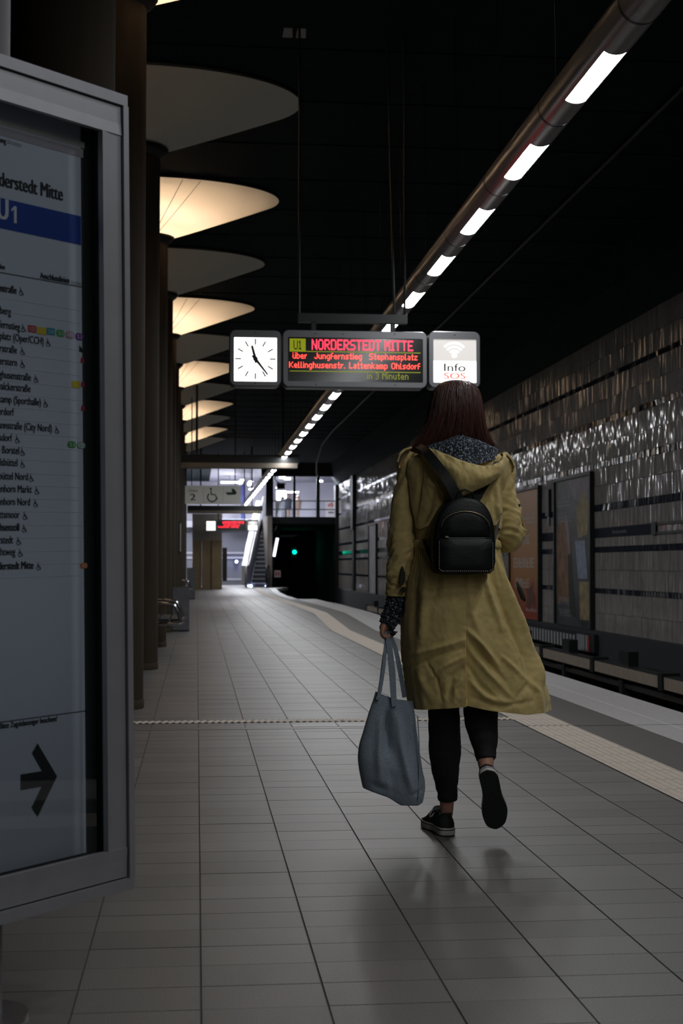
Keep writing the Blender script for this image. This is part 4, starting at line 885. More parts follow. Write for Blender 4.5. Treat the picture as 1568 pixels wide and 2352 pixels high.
bb.obj('red_lettering', mat('hall_red', (.4, .06, .04), .6), bd)
bb = B()
for i in range(5): c = a[0] + .15 + i * .09; bb.box(c, c + .065, 79.98, 80, a[2] - .76, a[2] - .66)
bb.obj('dark_lettering', M_INK, bd)
def small_person(u, v0, y, cols, label):
    q = P_(u, v0, y); x = q[0]; h = 1.62; z = SL1
    t = thing('person', (x, y, z), label, 'person', 'people in the upper hall')
    bb = B(); pr = [(0, .05, .05), (.1, .07, .06), (.45, .085, .08), (.5, .10, .09), (.52, .155, .11), (.62, .14, .10), (.78, .19, .12), (.83, .17, .10), (.855, .06, .06), (.88, .055, .06), (.91, .085, .095), (.95, .085, .10), (.985, .06, .07), (1., .01, .01)]
    bb.grid([ell(w_, d_, z + f_ * h, 14, x, y) for f_, w_, d_ in pr], cv=True); bb.obj('body', mat(label.replace(' ', '_')[:20] + '_skin', cols[1], .7), t, smooth=True)
    bb = B(); bb.grid([ell(w_ + .02, d_ + .02, z + f_ * h, 14, x, y) for f_, w_, d_ in pr[3:9]], cv=True); bb.obj('jacket', mat(label.replace(' ', '_')[:20] + '_coat', cols[0], .8), t, smooth=True)
small_person(662, 1160, 78, ((.02, .025, .04), (.25, .17, .14)), 'dark clothed person walking in the upper hall')
small_person(684, 1160, 79, ((.33, .24, .20), (.40, .28, .22)), 'person in a light brown top in the upper hall')
# camera on a hanger
q = P_(645, 1118, 62); t = thing('surveillance_camera', (q[0], 62, q[2]), 'black camera box hung on a bent rod under the ceiling', 'camera'); bb = B(); bb.box(q[0] - .17, q[0] + .17, 62, 62.5, q[2] - .07, q[2] + .1); bb.obj('body', M_BLACK, t); bb = B(); bb.box(q[0] - .2, q[0] + .2, 61.97, 62.02, q[2] + .1, q[2] + .16); bb.obj('hood', M_HOUS, t)
B().tube([(q[0], 62.3, q[2] + .1), (q[0] - .25, 62.3, q[2] + .35), (q[0] - .2, 62.3, q[2] + .7), (q[0], 62.3, q[2] + 1.), (q[0], 62.3, CZ)], .03, 6).obj('arm', M_BLACK, t)

# ================================================================== THE WOMAN
WY = 5.45
def W(u, v, dy=0.): return at_y(u, v, WY + dy)
M_COAT = mat('olive_cotton', (.46, .352, .133), .82, var=.08, vscale=35, bump=.12, bscale=90, sheen=.15)
M_COATIN = mat('coat_lining', (.02, .019, .012), .9)
M_SKIN = mat('skin', (.42, .21, .14), .5, var=.06, vscale=25)
M_HAIR = mat('dark_auburn_hair', (.060, .022, .016), .36, var=.35, vscale=60, stretch=(1, 1, .05), spec=.45)
M_KNIT = knit_mat('navy_melange_knit')
M_LEG = mat('black_leggings', (.006, .006, .007), .85)
M_CANV = mat('black_canvas', (.010, .012, .013), .85, bump=.2, bscale=300)
M_RUBW = mat('white_rubber', (.50, .49, .47), .55, var=.2, vscale=25); M_RUBD = mat('dark_outsole', (.008, .010, .010), .75, bump=.3, bscale=120)
M_LACE = mat('grey_lace', (.22, .23, .24), .8)
woman = thing('person', (W(1060, 1915)[0], WY, 0), 'woman seen from behind in olive trench coat, walking away along the platform', 'person')
def sm(xs, ys, x):
    """smooth interpolation (monotone cubic)"""
    xs, ys = np.asarray(xs, float), np.asarray(ys, float); h = np.diff(xs); d = np.diff(ys) / h
    m = np.zeros(len(xs)); m[1:-1] = np.where(d[:-1] * d[1:] > 0, 2 * d[:-1] * d[1:] / (d[:-1] + d[1:] + 1e-12), 0); m[0], m[-1] = d[0], d[-1]
    x = np.clip(np.asarray(x, float), xs[0], xs[-1]); i = np.clip(np.searchsorted(xs, x) - 1, 0, len(h) - 1); t = (x - xs[i]) / h[i]
    return ys[i] * (2 * t ** 3 - 3 * t ** 2 + 1) + m[i] * h[i] * (t ** 3 - 2 * t ** 2 + t) + ys[i + 1] * (-2 * t ** 3 + 3 * t ** 2) + m[i + 1] * h[i] * (t ** 3 - t ** 2)
def seg_dist(u, v, pts):
    best = np.full(np.shape(u), 1e9); tt = np.zeros(np.shape(u)); n = len(pts) - 1
    for i in range(n):
        (a, b_), (c, d) = pts[i], pts[i + 1]; L2 = (c - a) ** 2 + (d - b_) ** 2
        t = np.clip(((u - a) * (c - a) + (v - b_) * (d - b_)) / L2, 0, 1); q = np.hypot(u - a - t * (c - a), v - b_ - t * (d - b_))
        s = q < best; best = np.where(s, q, best); tt = np.where(s, (i + t) / n, tt)
    return best, tt
def folds(u, v, lst):
    out = np.zeros(np.shape(u))
    for pts, wd, amp in lst:
        d, t = seg_dist(u, v, pts); env = np.sin(np.pi * np.clip(t * .9 + .05, 0, 1)) ** .6
        out += 1.5 * amp * env * np.exp(-(d / (wd * .85)) ** 2)
    return out
def noise2(x, y, seed=0.): return mnoise.noise(Vector((float(x), float(y), seed)))

# ---- coat body
ROWS = np.array([  # v, left, right, back depth, front depth (m)
 (1033, 990, 1103, .070, .060), (1042, 955, 1138, .095, .080), (1058, 934, 1162, .112, .095), (1090, 930, 1160, .125, .105), (1130, 934, 1150, .128, .11), (1180, 942, 1146, .124, .11),
 (1225, 950, 1142, .116, .10), (1246, 952, 1140, .110, .095), (1262, 949, 1144, .116, .10), (1300, 938, 1156, .142, .12), (1350, 929, 1172, .165, .14), (1400, 924, 1187, .180, .155), (1450, 922, 1202, .190, .165),
 (1500, 925, 1218, .197, .17), (1550, 931, 1236, .203, .178), (1600, 941, 1250, .208, .185), (1632, 947, 1256, .210, .19)])
NT, NV = 260, 190
th = np.concatenate([np.linspace(0, np.pi, 100, endpoint=False), np.linspace(np.pi, 2 * np.pi, 190, endpoint=False)])
COAT_FOLDS = [
 ([(1118, 1268), (1160, 1380), (1212, 1500), (1245, 1605)], 11, .020), ([(1098, 1285), (1140, 1400), (1180, 1500), (1195, 1570)], 10, -.017), ([(1085, 1280), (1105, 1360), (1130, 1440)], 9, .010),
 ([(1132, 1262), (1185, 1390), (1232, 1520)], 7, -.014), ([(1070, 1290), (1078, 1360)], 8, -.006), ([(1055, 1300), (1062, 1400), (1090, 1480)], 10, .006),
 ([(950, 1275), (940, 1360), (938, 1450)], 10, -.012), ([(970, 1290), (962, 1380), (955, 1470)], 10, .011), ([(992, 1300), (985, 1370)], 9, -.007),
 ([(1047, 1462), (1000, 1478), (935, 1500)], 6, .009), ([(1045, 1480), (985, 1500), (932, 1528)], 6, -.008), ([(1046, 1500), (1005, 1520), (960, 1560)], 6, .007), ([(1044, 1520), (1018, 1545), (1008, 1590)], 7, -.008),
 ([(1040, 1545), (1025, 1570), (1022, 1600)], 6, .007), ([(960, 1510), (985, 1550), (995, 1600)], 4, -.005), ([(950, 1540), (975, 1600)], 8, .007),
 ([(1050, 1440), (1085, 1475), (1120, 1520)], 6, .010), ([(1052, 1460), (1090, 1505), (1135, 1555)], 6, -.009), ([(1052, 1480), (1095, 1535), (1150, 1590)], 7, .008), ([(1052, 1520), (1080, 1565), (1120, 1600)], 6, -.007),
 ([(1056, 1555), (1090, 1590), (1150, 1605)], 7, .007), ([(1060, 1590), (1120, 1612), (1200, 1600)], 6, -.006), ([(1180, 1545), (1215, 1580), (1220, 1620)], 8, .010), ([(1190, 1560), (1160, 1595)], 7, -.006),
 ([(1215, 1500), (1228, 1560)], 6, .010), ([(1130, 1500), (1175, 1545)], 6, .006), ([(1150, 1440), (1190, 1540)], 6, .008), ([(1220, 1440), (1205, 1400)], 5, .004),
 ([(985, 1130), (975, 1180), (962, 1210)], 7, -.006), ([(1120, 1110), (1125, 1160), (1120, 1200)], 6, .007), ([(1108, 1120), (1100, 1170)], 6, -.006), ([(1135, 1090), (1140, 1150)], 5, -.006), ([(975, 1110), (1010, 1140)], 7, .004), ([(964, 1062), (957, 1130), (950, 1205)], 5, -.007), ([(1136, 1072), (1143, 1130), (1138, 1200)], 5, -.007), ([(1005, 1150), (975, 1200)], 6, .005), ([(1110, 1140), (1130, 1195)], 6, .006), ([(990, 1075), (1000, 1130)], 6, -.005), ([(1122, 1085), (1115, 1150), (1122, 1200)], 5, -.006)]
def coat_pt(v, t):
    L = sm(ROWS[:, 0], ROWS[:, 1], v); R = sm(ROWS[:, 0], ROWS[:, 2], v); bk = sm(ROWS[:, 0], ROWS[:, 3], v); fr = sm(ROWS[:, 0], ROWS[:, 4], v)
    c, s = np.cos(t), np.sin(t); e = .80
    u = (L + R) / 2 + (R - L) / 2 * np.sign(c) * np.abs(c) ** e
    dy = np.where(s < 0, -bk * np.abs(s) ** e, fr * np.abs(s) ** e)
    return u, dy
U_SLIT = 1048.
def t_slit(v):
    L = sm(ROWS[:, 0], ROWS[:, 1], v); R = sm(ROWS[:, 0], ROWS[:, 2], v); x = (U_SLIT - (L + R) / 2) / ((R - L) / 2)
    return 2 * np.pi - np.arccos(np.sign(x) * np.abs(x) ** (1 / .80))
TB = float(t_slit(np.array([1530.]))[0])
def remap(t, v):
    if math.sin(t) >= 0: return np.full(np.shape(v), t)
    t0 = t_slit(v)
    return np.pi + (t - np.pi) * (t0 - np.pi) / (TB - np.pi) if t <= TB else t0 + (t - TB) * (2 * np.pi - t0) / (2 * np.pi - TB)
def coat_surface(v0f, v1f, off, nv, tsel, fold=True, ripple=True):
    P = np.zeros((nv, len(tsel), 3))
    for j, t in enumerate(tsel):
        vs = np.linspace(v0f(t), v1f(t), nv); u, dy = coat_pt(vs, remap(t, vs))
        back = max(0., -math.sin(t)) ** .5 if math.sin(t) < 0 else 0.
        cen = (sm(ROWS[:, 0], ROWS[:, 1], vs) + sm(ROWS[:, 0], ROWS[:, 2], vs)) / 2
        du = u - cen
        disp = np.full(nv, off)
        if fold:
            disp = disp + folds(u, vs, COAT_FOLDS) * (.35 + .65 * back)
            hang = np.clip((vs - 1260) / 330, 0, 1)
            disp = disp + hang * (.006 * math.sin(7 * t + 1.0) + .005 * math.sin(13 * t + 2.1 + .4) + .003 * np.sin(23 * t + vs * .01)) * (1 if math.sin(t) > -.2 else .45)
            # kick pleat: right panel tucks under the left at the back
            k = np.clip((vs - 1430) / 60, 0, 1); x = u - 1048
            if math.sin(t) < 0: disp = disp + (-k * .020 * np.exp(-np.abs(x) / 26) if t > TB + 1e-4 else k * .005 * np.exp(-np.abs(x) / 20))
            disp = disp + np.array([.0030 * noise2(uu * .045, vv * .032) + .0016 * noise2(uu * .12, vv * .09, 3.) for uu, vv in zip(u, vs)])
        if ripple: disp = disp + .0045 * np.sin(t * 46 + 2 * np.sin(t * 7)) * np.exp(-((vs - 1252) / 16) ** 2) + .0035 * np.sin(t * 46 + 2 * np.sin(t * 7)) * np.exp(-np.clip(vs - 1252, 0, 999) / 40) * (vs > 1252)
        # horizontal outward direction
        nx, ny = math.cos(t) * .8, math.sin(t)
        nn = math.hypot(nx, ny)
        for i in range(nv):
            p = W(u[i], vs[i], dy[i]) if False else None
        base = np.array([W(uu, vv, 0.) for uu, vv in zip(u, vs)])
        base[:, 1] = WY + dy
        base[:, 0] += nx / nn * disp; base[:, 1] += ny / nn * disp
        P[:, j] = base
    return P
def hem(t):
    vv_ = np.array([1620.]); u, _ = coat_pt(vv_, remap(t, vv_)); u = float(u[0])
    if math.sin(t) < 0: return float(np.interp(u, [945, 985, 1046, 1050, 1100, 1180, 1255], [1626, 1619, 1612, 1610, 1620, 1630, 1628]))
    return 1622 + 4 * math.sin(5 * t)
th = np.sort(np.concatenate([th, [TB, TB + .002]]))
Pc = coat_surface(lambda t: 1033, hem, 0., NV, th)
b = B(); b.grid(Pc, cv=True)
inner = Pc[-1].copy(); cen = inner.mean(0); inn = cen + (inner - cen) * .975; inn[:, 2] = inner[:, 2] + .004
o0 = len(b.v); b.grid(np.stack([Pc[-1], inn, cen + (inner - cen) * .93 + np.array((0, 0, .03))]), cv=True)
coat = b.obj('trench_coat', M_COAT, woman, smooth=True)
def hem_ring(): return inn
# storm flap over the upper back (loose lower edge)
ts = np.linspace(np.pi * 1.10, np.pi * 1.90, 120)
Pf = coat_surface(lambda t: 1052, lambda t: 1212 + 4 * math.sin(9 * t), .010, 60, ts, ripple=False)
drop = np.clip(np.linspace(-.3, 1, 60), 0, 1)[:, None]
Pf[:, :, 1] -= .014 * drop
b = B(); b.grid(Pf); e2 = Pf[-1].copy(); e2[:, 1] += .010; e2[:, 2] += .004; b.grid(np.stack([Pf[-1], e2, Pf[-1] * 0 + e2 + np.array((0, .012, .05))])); b.obj('storm_flap', M_COAT, coat, smooth=True)
# drawstring channel at the waist
b = B(); tw = np.linspace(0, 2 * np.pi, 140, endpoint=False); ring = []
for k, (vv, of) in enumerate(((1240, .002), (1243, .010), (1250, .013), (1257, .010), (1260, .002))):
    u, dy = [], []
    row = []
    for t in tw:
        uu, dd = coat_pt(np.array([float(vv)]), t); nx, ny = math.cos(t) * .8, math.sin(t); nn = math.hypot(nx, ny); q = W(float(uu[0]), vv); q[1] = WY + float(dd[0]); of2 = of + .003 * math.sin(t * 46 + 2 * math.sin(t * 7)); q[0] += nx / nn * of2; q[1] += ny / nn * of2; row.append(q)
    ring.append(row)
b.grid(np.array(ring), cv=True); b.obj('waist_channel', M_COAT, coat, smooth=True)
# pocket welt on the right
b = B(); pts = [(1166, 1336), (1172, 1352), (1180, 1372), (1184, 1380)]
for u, v in pts: pass
Q = [tuple(np.array(W(u, v, 0)) * (1, 0, 1) + np.array((.012, WY - .105 + .0 * i, 0))) for i, (u, v) in enumerate(pts)]
B().tube(Q, [.004, .010, .010, .003], 8).obj('pocket_welt', M_COATIN, coat, smooth=True)

# ---- sleeves
def sleeve(path, seed, wrk, name='sleeve', m=M_COAT, parent=None, n=44, sub=14, seam=None, squash=1.):
    """path: (u, v, dy, radius px)"""
    path = np.array(path, float); k = len(path); tt = np.linspace(0, k - 1, (k - 1) * sub + 1); A = np.stack([sm(np.arange(k), path[:, c], tt) for c in range(4)], 1)
    C3 = np.array([W(a[0], a[1], a[2]) for a in A]); Rm = A[:, 3] * WY / FPX; P = []
    prev = None
    for i in range(len(A)):
        T_ = Vector(C3[min(i + 1, len(A) - 1)] - C3[max(i - 1, 0)]).normalized()
        if prev is None: nx = Vector((1, 0, 0)); nx = (nx - T_ * nx.dot(T_)).normalized()
        else: nx = (prev - T_ * prev.dot(T_)).normalized()
        prev = nx; ny = T_.cross(nx); row = []
        for j in range(n):
            a = 2 * math.pi * j / n; s = i / sub
            w_ = wrk(s, a) if wrk else 0.
            w_ += .0035 * noise2(s * 2.2 + seed, math.cos(a) * 1.6, math.sin(a) * 1.6 + seed) + .002 * noise2(s * 6 + seed, math.cos(a) * 3, math.sin(a) * 3)
            r = Rm[i] + w_
            row.append(Vector(C3[i]) + nx * math.cos(a) * r + ny * math.sin(a) * r * squash)
        P.append([tuple(q) for q in row])
    b = B(); b.grid(P, cv=True); n0 = len(P[0]); b.f += [tuple(range(n0)), tuple((len(P) - 1) * n0 + j for j in reversed(range(n0)))]
    return b.obj(name, m, parent, smooth=True)
def wl(s, a): return .010 * noise2(s * 1.5 + 1.4 * math.cos(a - .6), 1.3 * math.sin(a), 1.) * min(1, max(0, s - .4)) + .0055 * noise2(s * 4.5 + 2.6 * math.cos(a - 1.), 2. * math.sin(a), 7.) * (.4 + math.exp(-((s - 5.) / 1.3) ** 2))
sleeve([(957, 1050, .01, 27), (945, 1072, .005, 30), (936, 1115, 0, 29), (927, 1167, -.005, 30), (923, 1219, -.005, 30), (922, 1270, .0, 30), (916, 1318, .005, 30), (913, 1338, .008, 25), (912, 1346, .01, 24)], 1., wl, parent=coat)
sleeve([(912, 1340, .01, 25.5), (911, 1352, .01, 25.5), (910, 1368, .012, 25), (910, 1369, .012, 22)], 2., None, 'cuff', parent=coat)
b = B(); q = np.array(W(924, 1322, -.062)); b.prism([(-.012, -.032), (.0, -.038), (.010, -.02), (.011, .01), (.0, .036), (-.006, .01)], q, (1, 0, 0), (0, 0, 1), (0, .02, 0)); b.obj('sleeve_vent', M_COATIN, coat)
def wr(s, a): return .010 * noise2(s * 1.4 + 1.4 * math.cos(a + .6), 1.3 * math.sin(a), 11.) * min(1, max(0, s - .4)) + .008 * noise2(s * 4.0 - 2.6 * math.cos(a + .9), 2. * math.sin(a), 17.) * (.35 + math.exp(-((s - 4.2) / 1.1) ** 2))
sleeve([(1140, 1050, .01, 27), (1151, 1075, .0, 30), (1154, 1115, -.005, 30), (1158, 1155, -.01, 31), (1166, 1195, -.012, 33), (1169, 1222, -.005, 35), (1162, 1236, .03, 34), (1152, 1232, .09, 31), (1140, 1220, .17, 28), (1125, 1205, .25, 25)], 5., wr, parent=coat)
# elbow tab with button on the right sleeve
tabp = [(1190, 1172), (1197, 1188), (1203, 1205), (1207, 1222), (1204, 1232)]
b = B(); b.grid([[tuple(np.array(W(u - 3, v, -.02))), tuple(np.array(W(u + 1.5, v, -.03))), tuple(np.array(W(u + 1.5, v, .02)))] for u, v in tabp]); b.obj('sleeve_tab', M_COAT, coat, smooth=True, recalc=False)
q = W(1189, 1162, -.03); b = B(); b.tube([tuple(q), tuple(q + np.array((.008, 0, 0)))], .008, 10); b.obj('button', M_COATIN, coat)
q = W(925, 1355, -.045); b = B(); b.tube([tuple(q), tuple(q - np.array((0, .008, 0)))], .011, 12); b.obj('button', M_COATIN, coat)
# epaulettes
for pts in ([(944, 1030, -.03), (930, 1034, -.03), (918, 1046, -.025), (912, 1062, -.02), (914, 1076, -.015)], [(1150, 1044, -.04), (1162, 1047, -.035), (1172, 1058, -.03), (1177, 1072, -.025), (1175, 1083, -.02)]):
    C3 = [np.array(W(u, v, d)) for u, v, d in pts]; b = B(); g = []
    for i, c in enumerate(C3):
        T_ = C3[min(i + 1, 4)] - C3[max(i - 1, 0)]; T_ /= np.linalg.norm(T_); nrm = np.array((-T_[2], 0, T_[0])); nrm *= 1 if nrm[2] > 0 else -1
        s_ = np.array((0, 1., 0)); g.append([c - s_ * .024, c - s_ * .022 + nrm * .006, c + s_ * .03 + nrm * .006, c + s_ * .032, c - s_ * .0 - nrm * .004])
    b.grid(np.array(g), cv=True); b.obj('epaulette', M_COAT, coat, smooth='auto')

# ---- hood of the coat, hanging open at the back
NS = 90; ss = np.linspace(0, 1, NS)
rim = np.stack([sm([0, .14, .32, .5, .68, .84, 1], [958, 980, 1012, 1048, 1092, 1128, 1149], ss), sm([0, .14, .32, .5, .68, .84, 1], [1030, 1036, 1052, 1068, 1077, 1066, 1042], ss), sm([0, .2, .5, .8, 1], [-.06, -.14, -.205, -.18, -.08], ss)], 1)
bot = np.stack([sm([0, .14, .32, .45, .6, .8, 1], [950, 975, 1008, 1032, 1062, 1118, 1153], ss), sm([0, .14, .32, .45, .6, .8, 1], [1044, 1078, 1122, 1147, 1136, 1106, 1064], ss), sm([0, .2, .5, .8, 1], [-.08, -.155, -.205, -.19, -.10], ss)], 1)
rows = []
for k in np.linspace(-.35, 1, 26):
    row = []
    for i in range(NS):
        u, v, d = (rim[i] * (1 - max(k, 0)) + bot[i] * max(k, 0)); bul = math.sin(math.pi * max(k, 0)) * .034 * math.sin(math.pi * ss[i]) ** .7
        d -= bul
        d += .007 * math.sin(ss[i] * 70 + 4 * math.sin(ss[i] * 9)) * math.exp(-(k / .10) ** 2) + .007 * noise2(u * .05, v * .05, 8.) + .003 * noise2(u * .15, v * .12, 9.) + .006 * math.exp(-((ss[i] - .36 + .1 * k) / .03) ** 2) * max(k, 0) - .010 * math.exp(-((ss[i] - .43 + .05 * k) / .05) ** 2) * max(k, 0)
        p = np.array(W(u, v, 0)); p[1] = WY + d
        if k < 0:      # inside of the hood, rolling over the rim
            q = -k / .35; p[1] += .075 * q * math.sin(math.pi * ss[i]) ** .6; p[2] += .006 * math.sin(q * math.pi) - .045 * q * math.sin(math.pi * ss[i])
        row.append(p)
    rows.append(row)
rows.append([np.array((p[0], WY - .125 + .055 * abs(2 * q - 1) ** 2, p[2] + .012)) for p, q in zip(rows[-1], ss)])     # underside tucked back to the coat
b = B(); b.grid(np.array(rows)); b.obj('hood', M_COAT, coat, smooth=True)
# ---- knitted collar inside the hood
rows = []
ang = np.linspace(-math.radians(128), math.radians(128), 80)
for k in np.linspace(0, 1, 18):
    row = []
    for a in ang:
        side = abs(math.sin(a)); bk = max(0, math.cos(a)); fr_ = max(0, -math.cos(a))
        rx = (.055 + .098 * min(1, k * 2.2) ** .8 + .010 * k); ry = (.060 + .050 * min(1, k * 2.2) ** .7 + .075 * max(0, k - .3))
        vtop = 992 + 36 * side ** 1.6 + 18 * fr_; vbot = 1074 - 26 * side ** 2
        v = (vtop + 10) * (1 - k) + vbot * k - 14 * math.sin(math.pi * min(1, k * 1.6)) * (1 if k < .625 else 0) + 2.5 * noise2(a * 2, k * 4, 4.)
        c = np.array(W(1050, v, 0)); wob = 1 + .05 * noise2(a * 1.7, k * 3, 2.)
        row.append((c[0] + math.sin(a) * rx * wob, WY - .005 - math.cos(a) * ry * wob, c[2]))
    rows.append(row)
b = B(); b.grid(np.array(rows)); b.obj('knit_collar', M_KNIT, woman, smooth=True)
# ---- knit sleeve end at the left wrist
sleeve([(911, 1355, .012, 21), (908, 1380, .012, 22), (902, 1405, .008, 22), (893, 1425, .002, 21), (889, 1436, .0, 19), (888, 1437, 0, 12)], 9., lambda s, a: .002 * math.sin(s * 20), 'knit_cuff', M_KNIT, woman)

# ---- body (one continuous skinned mesh), mostly clothed
def w3(u, v, d=0.): return Vector(W(u, v, d))
nodes = {}; edges = []
def nd(n, p, r, parent=None):
    nodes[n] = (len(nodes), Vector(p), r)
    if parent: edges.append((nodes[parent][0], nodes[n][0]))
nd('pelvis', w3(1050, 1375), .10); nd('waist', w3(1047, 1250), .085, 'pelvis'); nd('chest', w3(1047, 1130), .095, 'waist'); nd('upper', w3(1048, 1062), .07, 'chest')
nd('neck', w3(1049, 1020, .0), .045, 'upper'); nd('neck2', w3(1049, 990, .01), .046, 'neck'); nd('jaw', w3(1049, 968, .03), .058, 'neck2'); nd('head', w3(1049, 930, .02), .078, 'jaw'); nd('crown', w3(1049, 900, .01), .066, 'head')
nd('nose', w3(1049, 950, .105), .012, 'jaw')
nd('ls', w3(962, 1066), .050, 'upper'); nd('le', w3(924, 1215, -.002), .036, 'ls'); nd('lm', w3(910, 1365, .012), .024, 'le'); nd('lw', w3(899, 1412, .006), .022, 'lm')
nd('lp', w3(886, 1434, .004), .022, 'lw'); 
for i, (d, L_) in enumerate(((-.032, .85), (-.010, 1.0), (.013, 1.05), (.034, .95))):
    nd('k%d' % i, w3(877 + i, 1447, d), .0105, 'lp'); nd('f%d' % i, w3(877 + i, 1447 + 14 * L_, d), .0095, 'k%d' % i); nd('g%d' % i, w3(886 + i, 1447 + 20 * L_, d), .009, 'f%d' % i); nd('h%d' % i, w3(897 + 2 * i, 1447 + 13 * L_, d), .0075, 'g%d' % i)
nd('t0', w3(894, 1440, .03), .012, 'lp'); nd('t1', w3(899, 1450, .036), .010, 't0'); nd('t2', w3(906, 1457, .02), .008, 't1')
nd('rs', w3(1138, 1066), .050, 'upper'); nd('re', w3(1163, 1222, 0), .036, 'rs'); nd('rw', w3(1110, 1195, .30), .024, 're'); nd('rp', w3(1100, 1188, .36), .022, 'rw')
for i, d in enumerate((-.022, -.007, .008, .022)):
    q = w3(1094, 1184, .41) + Vector((d * .3, 0, d)); nd('rk%d' % i, q, .0095, 'rp'); nd('rf%d' % i, q + Vector((-.012, .03, .0)), .0085, 'rk%d' % i); nd('rg%d' % i, q + Vector((-.035, .035, 0)), .0075, 'rf%d' % i)
nd('rt', w3(1098, 1172, .39), .010, 'rp'); nd('rt2', w3(1092, 1160, .41), .008, 'rt')
nd('lh', w3(1018, 1400), .085, 'pelvis'); nd('lk', w3(1019, 1610, .0), .052, 'lh'); nd('lc', w3(1020, 1715, .015), .050, 'lk'); nd('la', w3(1026, 1850, .072), .029, 'lc'); nd('lt', w3(1026, 1882, .072), .023, 'la'); nd('lb', Vector((w3(1026, 1880)[0] - .018, WY + .15, .034)), .012, 'lt')
nd('rh', w3(1090, 1400), .085, 'pelvis'); nd('rkn', w3(1100, 1600, -.02), .053, 'rh'); nd('rc', w3(1110, 1690, -.09), .047, 'rkn'); nd('ra', w3(1116, 1762, -.17), .030, 'rc'); nd('rtl', w3(1119, 1785, -.175), .026, 'ra'); nd('rb', w3(1130, 1850, -.125), .018, 'rtl')
me = bpy.data.meshes.new('body'); me.from_pydata([tuple(p) for (_, p, _) in nodes.values()], edges, []); me.update()
body = link('body', me, M_SKIN, woman)
mod = body.modifiers.new('skin', 'SKIN'); mod.use_smooth_shade = True
for (i, p, r), sv in zip(nodes.values(), me.skin_vertices[0].data): sv.radius = (r, r); sv.use_root = (i == 0)
body.modifiers.new('sub', 'SUBSURF').levels = 2; body.modifiers['sub'].render_levels = 2
# eyes and lips on the far side of the head
for du in (-19, 19):
    q = w3(1049 + du, 934, .088); b = B(); b.grid([ell(.012 * math.cos(f_), .004, q[2] + .007 * math.sin(f_), 10, q[0], q[1]) for f_ in np.linspace(-1.4, 1.4, 6)], cv=True); b.obj('eye', mat('eye_white', (.5, .5, .5), .3), body, smooth=True)
q = w3(1049, 966, .093); b = B(); b.grid([ell(.022 * math.cos(f_), .006, q[2] + .007 * math.sin(f_), 12, q[0], q[1]) for f_ in np.linspace(-1.4, 1.4, 6)], cv=True); b.obj('lips', mat('lips', (.35, .10, .09), .4), body, smooth=True)
for i, (u, v, d) in enumerate(((907, 1453, -.028), (903, 1458, -.006))):
    q = w3(u, v, d); b = B(); b.tube([tuple(q - Vector((.012, 0, -.001))), tuple(q), tuple(q + Vector((.010, 0, .003)))], [.006, .0055, .001], 8); b.obj('fingernail', M_INK, body, smooth=True)
# ---- hair
HR = np.array([(873, 1036, 1060, .02), (876, 1022, 1076, .045), (884, 1008, 1090, .072), (900, 997, 1100, .092), (925, 989, 1106, .106), (950, 985, 1109, .108), (975, 977, 1113, .104), (1000, 967, 1121, .094), (1018, 956, 1129, .086), (1034, 946, 1135, .076), (1046, 950, 1130, .066)])
nh = 150; rows = []
for v in np.concatenate([np.linspace(873, 890, 10), np.linspace(893, 1046, 60)]):
    L_, R_, D_ = (float(sm(HR[:, 0], HR[:, c], v)) for c in (1, 2, 3)); row = []
    for j in range(nh):
        a = 2 * math.pi * j / nh; g = 1 + .030 * noise2(math.cos(a) * 9, math.sin(a) * 9, v * .006) + .018 * noise2(math.cos(a) * 26, math.sin(a) * 26, v * .012)
        lowf = max(0, (v - 955) / 80)
        p = np.array(W((L_ + R_) / 2 + (R_ - L_) / 2 * math.cos(a) * g, v)); p[1] = WY + .012 + D_ * math.sin(a) * g * (1 if math.sin(a) < 0 else .80)
        if v > 1036: p[2] += .018 * noise2(a * 6, 0, 5.)
        row.append(p)
    rows.append(row)
b = B(); b.grid(np.array(rows), cv=True); b.f.append(tuple(range(nh))); hair = b.obj('hair', M_HAIR, woman, smooth=True)
b = B(); r2 = random.Random(5)
for k in range(620):
    a = r2.uniform(math.pi * .96, math.pi * 2.04); v0 = r2.uniform(876, 930); v1 = r2.uniform(1000, 1048); lift = r2.uniform(1.0, 1.035); sw = r2.uniform(-.10, .10); pts = []
    for q in np.linspace(0, 1, 9):
        v = v0 + (v1 - v0) * q; L_, R_, D_ = (float(sm(HR[:, 0], HR[:, c], v)) for c in (1, 2, 3)); aa = a + sw * q * q + .02 * math.sin(q * 6 + k); g = lift + .02 * noise2(math.cos(a) * 9, math.sin(a) * 9, v * .006)
        p = np.array(W((L_ + R_) / 2 + (R_ - L_) / 2 * math.cos(aa) * g, v)); p[1] = WY + .012 + D_ * math.sin(aa) * g; pts.append(tuple(p))
    b.tube(pts, [.0016] * 7 + [.0012, .0005], 3, cap=False)
for k in range(70):     # loose flyaway ends at the sides
    sd = r2.choice((-1, 1)); v0 = r2.uniform(960, 1000); v1 = v0 + r2.uniform(25, 60); out = r2.uniform(2, 16); pts = []
    for q in np.linspace(0, 1, 7):
        v = v0 + (v1 - v0) * q; L_, R_ = (float(sm(HR[:, 0], HR[:, c], min(v, 1046))) for c in (1, 2)); u = (L_ if sd < 0 else R_) + sd * out * q * q; pts.append(tuple(W(u, v, .01 * r2.uniform(-1, 1) - .01)))
    b.tube(pts, .0005, 3, cap=False)
b.obj('hair_strands', M_HAIR, hair, smooth=True, kind='stuff', recalc=False)
